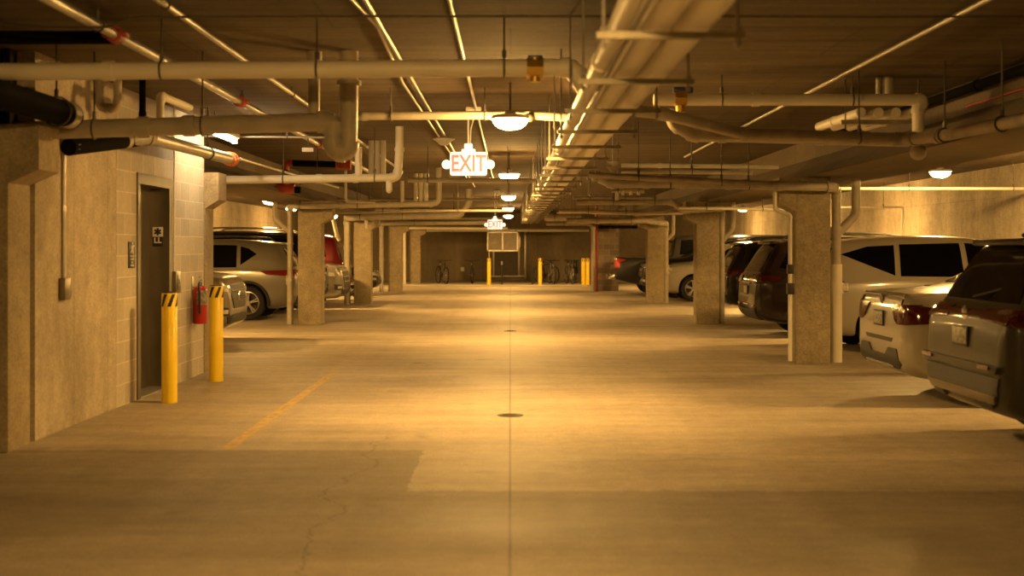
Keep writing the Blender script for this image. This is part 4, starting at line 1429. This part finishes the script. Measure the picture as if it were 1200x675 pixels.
def tail_bar_suv(root, bvh, S, pm):
    W = S['W']
    rear_window(root, bvh, 1.10, 1.47, W * .78, W * .62)
    lamp_pair(root, bvh, [(W * .36, .975), (W * .84, .95), (W * .87, 1.06), (W * .36, 1.05)], M['tail_dark'], cell=.03)
    lamp_pair(root, bvh, [(.05, .94), (.34, .96), (.38, 1.01), (.07, 1.05)], M['tail_dark'], axis='y', cell=.03)
    panel(bvh, [(-W * .36, .99), (W * .36, .99), (W * .36, 1.03), (-W * .36, 1.03)], 'x', -1, M['tail_dark'], 'light_bar', root, .012, .06)
    h = bvh.ray_cast(Vector((-3, 0, .86)), Vector((1, 0, 0)))
    plate_part(h[0].x - .014, 0, .84, root)
    panel(bvh, [(-W * .80, .615), (W * .80, .615), (W * .82, .665), (-W * .82, .665)], 'x', -1, pm, 'bumper_ledge', root, .035, .05, .05)
    lamp_pair(root, bvh, [(W * .52, .635), (W * .74, .64), (W * .74, .665), (W * .52, .662)], M['tail_dark'], 'reflector', off=.046)
    panel(bvh, [(-W * .76, .46), (W * .76, .46), (W * .80, .585), (-W * .80, .585)], 'x', -1, M['plastic'], 'bumper_grille', root, .010, .05)
    panel(bvh, [(-W * .70, .40), (W * .70, .40), (W * .74, .46), (-W * .74, .46)], 'x', -1, M['stain_dark'], 'skid_plate', root, .020, .05, .04)
    lamp_pair(root, bvh, [(W * .40, .35), (W * .62, .36), (W * .66, .41), (W * .42, .40)], M['plastic'], 'exhaust_trim', off=.02)
    h = bvh.ray_cast(Vector((-3, 0, 1.02)), Vector((1, 0, 0)))
    e = MB().lathe([(0, -.008), (.05, -.006), (.055, 0), (.05, .006), (0, .008)], (0, 0, 0), 'X', 20).build('emblem', M['chrome'], root, 40, True)
    e.location = (h[0].x - .016, 0, 1.01)
    MB().box((.28, -W * .56, 1.515), (.47, W * .56, 1.565), .018).build('spoiler', pm, root, 40, True)
    MB().cyl((.33, 0, 1.12), (.25, .02, 1.12), .02, seg=8).tube([(.10, .0, 1.13), (.14, -.15, 1.16), (.2, -.32, 1.2)], .008, 6).build('rear_wiper', M['plastic'], root, 40, True)


def tail_pickup(root, bvh, S, pm):
    W = S['W']
    lamp_pair(root, bvh, [(W * .80, .86), (W * .97, .86), (W * .97, 1.14), (W * .80, 1.14)], M['tail_bright'], cell=.04)
    lamp_pair(root, bvh, [(.03, .86), (.16, .86), (.16, 1.14), (.03, 1.14)], M['tail_bright'], axis='y')
    panel(bvh, [(-W * .72, .82), (W * .72, .82), (W * .72, .835), (-W * .72, .835)], 'x', -1, M['plastic'], 'shut_line', root, .008, .1)
    MB().box((-.14, -W * .93, .50), (.04, W * .93, .66), .02).build('rear_bumper', M['chrome'], root, 40, True)
    plate_part(-.155, 0, .58, root)
    MB().box((-.03, -.14, .96), (.0, .14, 1.02), .01).build('tailgate_handle', M['plastic'], root, 40, True)
    panel(bvh, [(-W * .6, 1.36), (W * .6, 1.36), (W * .52, 1.72), (-W * .52, 1.72)], 'x', -1, M['glass'], 'rear_window', root, .006, .06)
    e = MB().lathe([(0, -.008), (.08, -.006), (.09, 0), (.08, .006), (0, .008)], (0, 0, 0), 'X', 20).build('emblem', M['chrome'], root, 40, True)
    h = bvh.ray_cast(Vector((-3, 0, 1.08)), Vector((1, 0, 0)))
    e.location = (h[0].x - .008, 0, .92)


# ---- noses
def nose(hood=1.0, grille=(.50, .86), big=False):
    def f(root, bvh, S, pm):
        W, L = S['W'], S['L']
        tp = pchip(S['top'])
        xg0 = 3.38 if L == 4.62 else L * .70
        xg1 = 2.72 if L == 4.62 else L * .575
        if S is SUV:
            z0, z1 = 1.17, 1.53
        elif S is SEDAN:
            z0, z1 = 1.06, 1.38
        else:
            z0, z1 = 1.36, 1.76
        panel(bvh, [(xg0, -W * .78), (xg0 + .05, 0), (xg0, W * .78), (xg1 + .1, W * .62), (xg1 + .12, 0), (xg1 + .1, -W * .62)], 'z', 1, M['glass'], 'windshield', root, .006, .07)
        g0, g1 = grille
        panel(bvh, [(-W * .42, g0), (W * .42, g0), (W * .52, (g0 + g1) / 2), (W * .46, g1), (-W * .46, g1), (-W * .52, (g0 + g1) / 2)], 'x', 1, M['plastic'], 'grille', root, .008, .05)
        for z in ((g0 * .62 + g1 * .38), (g0 * .3 + g1 * .7)):
            panel(bvh, [(-W * .46, z - .012), (W * .46, z - .012), (W * .46, z + .012), (-W * .46, z + .012)], 'x', 1, M['chrome'], 'grille_bar', root, .016, .06)
        h = bvh.ray_cast(Vector((9, 0, (g0 + g1) / 2)), Vector((-1, 0, 0)))
        e = MB().lathe([(.055, -.006), (.07, 0), (.055, .006)], (0, 0, 0), 'X', 20, True).build('emblem', M['chrome'], root, 40, True)
        e.location = (h[0].x + .02, 0, (g0 + g1) / 2)
        lamp_pair(root, bvh, [(W * .53, g1 - .13), (W * .80, g1 - .10), (W * .86, g1 - .01), (W * .55, g1 - .02)], M['lens'], 'headlamp', 1)
        lamp_pair(root, bvh, [(L - .60, g1 + .005), (L - .34, g1 - .10), (L - .16, g1 - .12), (L - .22, g1 - .02)], M['lens'], 'headlamp', 1, 'y')
        panel(bvh, [(-W * .66, .34), (W * .66, .34), (W * .72, .44), (W * .5, .47), (-W * .5, .47), (-W * .72, .44)], 'x', 1, M['plastic'], 'lower_grille', root, .010, .05)
        lamp_pair(root, bvh, [(W * .66, .45), (W * .86, .46), (W * .88, .60), (W * .70, .58)], M['plastic'], 'fog_lamp_bezel', 1)
        lamp_pair(root, bvh, [(W * .72, .49), (W * .82, .49), (W * .82, .55), (W * .72, .55)], M['lens'], 'fog_lamp', 1, off=.02)
        h = bvh.ray_cast(Vector((9, 0, .48)), Vector((-1, 0, 0)))
    return f


SUV_GLASS = [[(.42, 1.40), (1.16, 1.10), (1.18, 1.53), (.80, 1.51)],
             [(1.24, 1.09), (2.14, 1.08), (2.12, 1.56), (1.26, 1.54)],
             [(2.22, 1.08), (3.20, 1.08), (2.72, 1.45), (2.45, 1.54), (2.20, 1.56)]]
SUV_GLASS2 = [[(.40, 1.16), (1.16, 1.10), (1.18, 1.52), (.58, 1.46)], SUV_GLASS[1], SUV_GLASS[2]]
SUV_GLASS3 = [[(.84, 1.36), (1.16, 1.14), (1.18, 1.52), (1.0, 1.47)], SUV_GLASS[1], SUV_GLASS[2]]
SEDAN_GLASS = [[(1.18, 1.02), (2.10, 1.00), (2.08, 1.37), (1.62, 1.33)], [(2.18, 1.00), (3.12, .99), (2.62, 1.30), (2.4, 1.37), (2.16, 1.37)]]
BIG_GLASS = [[(.48, 1.25), (1.36, 1.22), (1.36, 1.72), (.58, 1.68)], [(1.44, 1.22), (2.34, 1.21), (2.32, 1.74), (1.44, 1.73)], [(2.42, 1.21), (3.42, 1.22), (2.92, 1.66), (2.42, 1.74)]]
PICK_GLASS = [[(2.05, 1.28), (2.62, 1.27), (2.60, 1.76), (2.12, 1.72)], [(2.70, 1.27), (3.82, 1.27), (3.38, 1.68), (2.70, 1.77)]]

c_white = paint('pearl_white_paint', (.27, .24, .19), .0, .32, .7)
c_white2 = paint('cream_white_paint', (.42, .38, .30), .0)
c_sage = paint('grey_green_paint', (.040, .034, .018), .0, .4, .22, .15)
c_brown = paint('dark_brown_paint', (.018, .011, .008), .1, .25, .4, .2)
c_black = paint('black_paint', (.010, .009, .008), .1, .25, .5, .25)
c_black2 = paint('charcoal_paint', (.03, .027, .024), .35, .28)
c_silver = paint('silver_paint', (.22, .20, .16), .35, .3)
c_silver2 = paint('champagne_paint', (.22, .19, .15), .35, .3)
c_red = paint('deep_red_paint', (.17, .008, .010), .3, .3)

UPSUV = dict(SUV)                                       # upright nose with a high bonnet
UPSUV['top'] = [(x, z) for x, z in SUV['top'] if x < 3.5] + [(3.6, 1.135), (4.2, 1.10), (4.46, 1.05), (4.56, .95), (4.60, .80), (4.62, .62)]
UPSUV['belt'] = [(0, .98), (1.2, 1.06), (3.4, 1.04), (4.62, .98)]
LOWSUV = dict(SUV)
LOWSUV['top'] = [(x, z - .045 if z > 1.1 else z) for x, z in SUV['top']]

# right row, front to back
build_car('suv', 'grey-green SUV at the right edge, rear with dark light bar, nearest car', LOWSUV, c_sage, (3.40, 9.35, 0), 0, SUV_GLASS2, tail_bar_suv, nose(), 'rim_dark')
build_car('sedan', 'white sedan backed up to the aisle beside the grey-green SUV', SEDAN, c_white, (3.70, 12.42, 0), 0, SEDAN_GLASS, tail_sedan, nose(1, (.5, .74)), 'rim', False, False)
build_car('suv', 'cream white SUV behind the nearest right column, seen from its flank', SUV, c_white2, (4.30, 18.42, 0), 0, SUV_GLASS, tail_suv_plain('tail_dark'), nose(), 'rim', False, False)
build_car('suv', 'dark brown SUV with chrome tailgate letters left of the nearest right column', SUV, c_brown, (4.05, 21.25, 0), 0, SUV_GLASS2, tail_suv_plain('tail_dark', True, 'EXPLORER'), nose(), 'rim_dark')
build_car('suv', 'black SUV backed in beside the second right column', SUV, c_black, (4.55, 26.9, 0), 0, SUV_GLASS2, tail_suv_plain('tail_dark'), nose(), 'rim_dark')
build_car('suv', 'white SUV with its nose to the aisle between the second and third right columns', SUV, c_white2, (4.15 + 4.62, 35.2, 0), PI, SUV_GLASS, tail_suv_plain(), nose(), 'rim', True, False)
build_car('suv', 'tall black SUV behind the white nose by the third right column', BIG, c_black, (4.5 + 5.1 - .55, 37.6, 0), PI, BIG_GLASS, None, nose(1, (.62, 1.02)), 'rim_dark', False)
build_car('pickup_truck', 'dark pickup truck with red tail lamp in front of the block pier', PICKUP, c_black2, (3.28, 39.85, 0), 0, PICK_GLASS, tail_pickup, nose(1, (.62, 1.02)), 'rim_dark', False)
# left row
build_car('suv', 'silver SUV behind the bollards with its nose to the aisle', UPSUV, c_silver2, (-4.27 - 4.62, 19.5, 0), 0, SUV_GLASS2, None, nose(1, (.56, .93)), 'rim')
build_car('suv', 'silver SUV with pointed rear window and red lamp left of the nearest free column', SUV, c_silver, (-4.40, 26.35, 0), PI, SUV_GLASS3, tail_suv_plain('tail', flank=.74), nose(), 'rim', M['plastic'], True)
build_car('suv', 'tall black SUV with roof rails behind the silver one on the left', BIG, c_black, (-4.35, 28.85, 0), PI, BIG_GLASS, tail_suv_plain('tail_dark', False), None, 'rim', M['chrome'])
build_car('suv', 'silver faced SUV with its nose out between the first two free left columns', UPSUV, c_silver, (-4.12 - 4.62, 31.15, 0), 0, SUV_GLASS2, None, nose(1, (.50, .9)), 'rim')
build_car('suv', 'deep red SUV behind the silver faced one on the left', BIG, c_red, (-4.55, 34.7, 0), PI, BIG_GLASS, tail_suv_plain('tail', True), None, 'rim_dark', False)
build_car('sedan', 'small black sedan between the second and third free left columns', SEDAN, c_black, (-4.15 - 4.68, 39.2, 0), 0, SEDAN_GLASS, None, nose(1, (.5, .74)), 'rim', False, False)


# ------------------------------------------------------------------ bicycles
def bicycle(label, loc, rot, frame_m, tyre=.018, basket=False, lean=.0, bag=False):
    t = thing('bicycle', label, 'bicycle', loc, rot, 'bicycles at the end wall')
    R = .34
    fm = frame_m
    bb, seat, head, rear_, front_ = Vector((.42, 0, .28)), Vector((.26, 0, .78)), Vector((.90, 0, .80)), Vector((0, 0, R)), Vector((1.05, 0, R))
    k = MB()
    st = bb + (seat - bb) * .88
    hl = head + Vector((.045, 0, -.16))
    k.tube([bb, st], .018, 8).tube([st, head], .018, 8).tube([bb, hl], .022, 8).tube([head, hl], .022, 8)
    for s in (-1, 1):
        k.tube([rear_ + Vector((0, s * .06, 0)), bb + Vector((-.02, s * .04, 0))], .010, 6)
        k.tube([rear_ + Vector((0, s * .06, 0)), st + Vector((0, s * .02, 0))], .009, 6)
    k.build('frame', fm, t, 50, True)
    f = MB()
    for s in (-1, 1):
        f.tube([hl + Vector((0, s * .03, 0)), front_ + Vector((0, s * .055, 0))], .013, 6)
    f.build('fork', fm, t, 50, True)
    for c in (rear_, front_):
        w = MB()
        w.tube([(c.x + math.cos(a) * R, 0, c.z + math.sin(a) * R) for a in [2 * PI * q / 28 for q in range(29)]], tyre, 8, False)
        o = w.build('wheel', M['rubber'], t, 60, True)
        w = MB()
        w.tube([(c.x + math.cos(a) * R * .93, 0, c.z + math.sin(a) * R * .93) for a in [2 * PI * q / 28 for q in range(29)]], .010, 6, False)
        w.cyl((c.x, -.04, c.z), (c.x, .04, c.z), .02, seg=8)
        for q in range(14):
            a = 2 * PI * q / 14
            w.tube([(c.x, .02 * (-1) ** q, c.z), (c.x + math.cos(a) * R * .93, 0, c.z + math.sin(a) * R * .93)], .0025, 4)
        w.build('rim', M['galv'], o, 50, True)
    MB().tube([st, seat + Vector((-.02, 0, .06))], .013, 8).build('seat_post', M['galv'], t, 50, True)
    MB().ball(seat + Vector((-.03, 0, .09)), .13, 1.05, .55, .26).build('saddle', M['plastic'], t, 60, True)
    hb = head + Vector((-.03, 0, .14))
    MB().tube([head, hb], .014, 8).tube(fillet([hb + Vector((-.10, -.31, .02)), hb + Vector((.0, -.14, 0)), hb, hb + Vector((.0, .14, 0)), hb + Vector((-.10, .31, .02))], .08)[0], .013, 8).build('handlebar', M['plastic'], t, 50, True)
    c = MB().cyl(bb + Vector((0, -.045, 0)), bb + Vector((0, -.038, 0)), .09, seg=20).tube([bb + Vector((0, -.06, 0)), bb + Vector((.14, -.06, -.09))], .010, 6).tube([bb + Vector((0, .06, 0)), bb + Vector((-.14, .06, .09))], .010, 6)
    c.box(bb + Vector((.10, -.15, -.10)), bb + Vector((.19, -.06, -.08)), .004).box(bb + Vector((-.19, .06, .08)), bb + Vector((-.10, .15, .10)), .004)
    c.tube([bb + Vector((0, .08, 0)), bb + Vector((0, -.06, 0))], .012, 8)
    c.build('crankset', M['iron'], t, 50, True)
    if bag:
        MB().box((-.25, -.16, .42), (.2, -.06, .95), .03).box((-.25, .06, .42), (.2, .16, .95), .03).build('pannier', M['plastic'], t, 40, True)
        MB().box((-.22, -.07, .74), (.22, .07, .77), .01).build('rear_rack', M['rod'], t, 40, True)
    return t


b_black = paint('bicycle_black', (.015, .014, .013), .1)
b_grey = paint('bicycle_grey', (.20, .18, .16), .4)
R_ = math.radians
bicycle('dark bicycle leaning alone near the left end of the end wall', (P(513, 0, 50.6).x, 51.2, .03), R_(-70), b_black, .026)
bicycle('dark bicycle seen head on between the left one and the louvre bollard', (P(552, 0, 50.6).x, 51.2, .03), R_(-86), b_black, .024)
bicycle('dark bicycle directly behind the bollard left of the cluster', (P(633, 0, 50.8).x, 52.3, .03), R_(-55), b_black, .022)
bicycle('grey bicycle in the middle of the cluster by the end wall', (P(644, 0, 50.4).x, 50.6, .03), R_(-82), b_grey, .02)
bicycle('grey bicycle at the right of the cluster with its wheel forward', (P(665, 0, 50.2).x, 50.7, .03), R_(-80), b_grey, .02)
bicycle('black bicycle with side bags at the far right of the end wall', (P(673, 0, 51.0).x, 50.5, .03), R_(94), b_black, .02, False, 0, True)
tag(MB().box(P(540, 318, 54.5) + Vector((0, 0, 0)), P(544, 313, 54.5) + Vector((0, .08, 0)), .01).build('outlet_box', M['paint_white']), 'small white outlet box low on the end wall', 'outlet')

# ------------------------------------------------------------------ world, camera, colour
w = bpy.data.worlds.new('world')
sc.world = w
w.use_nodes = True
w.node_tree.nodes['Background'].inputs[0].default_value = (0, 0, 0, 1)
w.node_tree.nodes['Background'].inputs[1].default_value = 0

cam = bpy.data.cameras.new('camera')
cam.lens = FPX / 1200 * 36
cam.sensor_width = 36
cam.shift_x = (600 - VX) / 1200
cam.shift_y = -(337.5 - HY) / 1200
cam.clip_start = .05
cam.clip_end = 200
cam.dof.use_dof = True
cam.dof.focus_distance = 19
cam.dof.aperture_fstop = 1.7
co = bpy.data.objects.new('camera', cam)
COL.objects.link(co)
co.location = (0, 0, CH)
co.rotation_euler = (PI / 2, 0, 0)
sc.camera = co

sc.view_settings.view_transform = 'Standard'
sc.view_settings.look = 'None'
sc.view_settings.gamma = 1
sc.view_settings.use_curve_mapping = False
sc.view_settings.exposure = 0.0
try:
    sc.cycles.use_denoising = True
    sc.cycles.denoiser = 'OPENIMAGEDENOISE'
    sc.cycles.sample_clamp_indirect = 6
    sc.cycles.max_bounces = 10
    sc.cycles.diffuse_bounces = 2
except Exception:
    pass
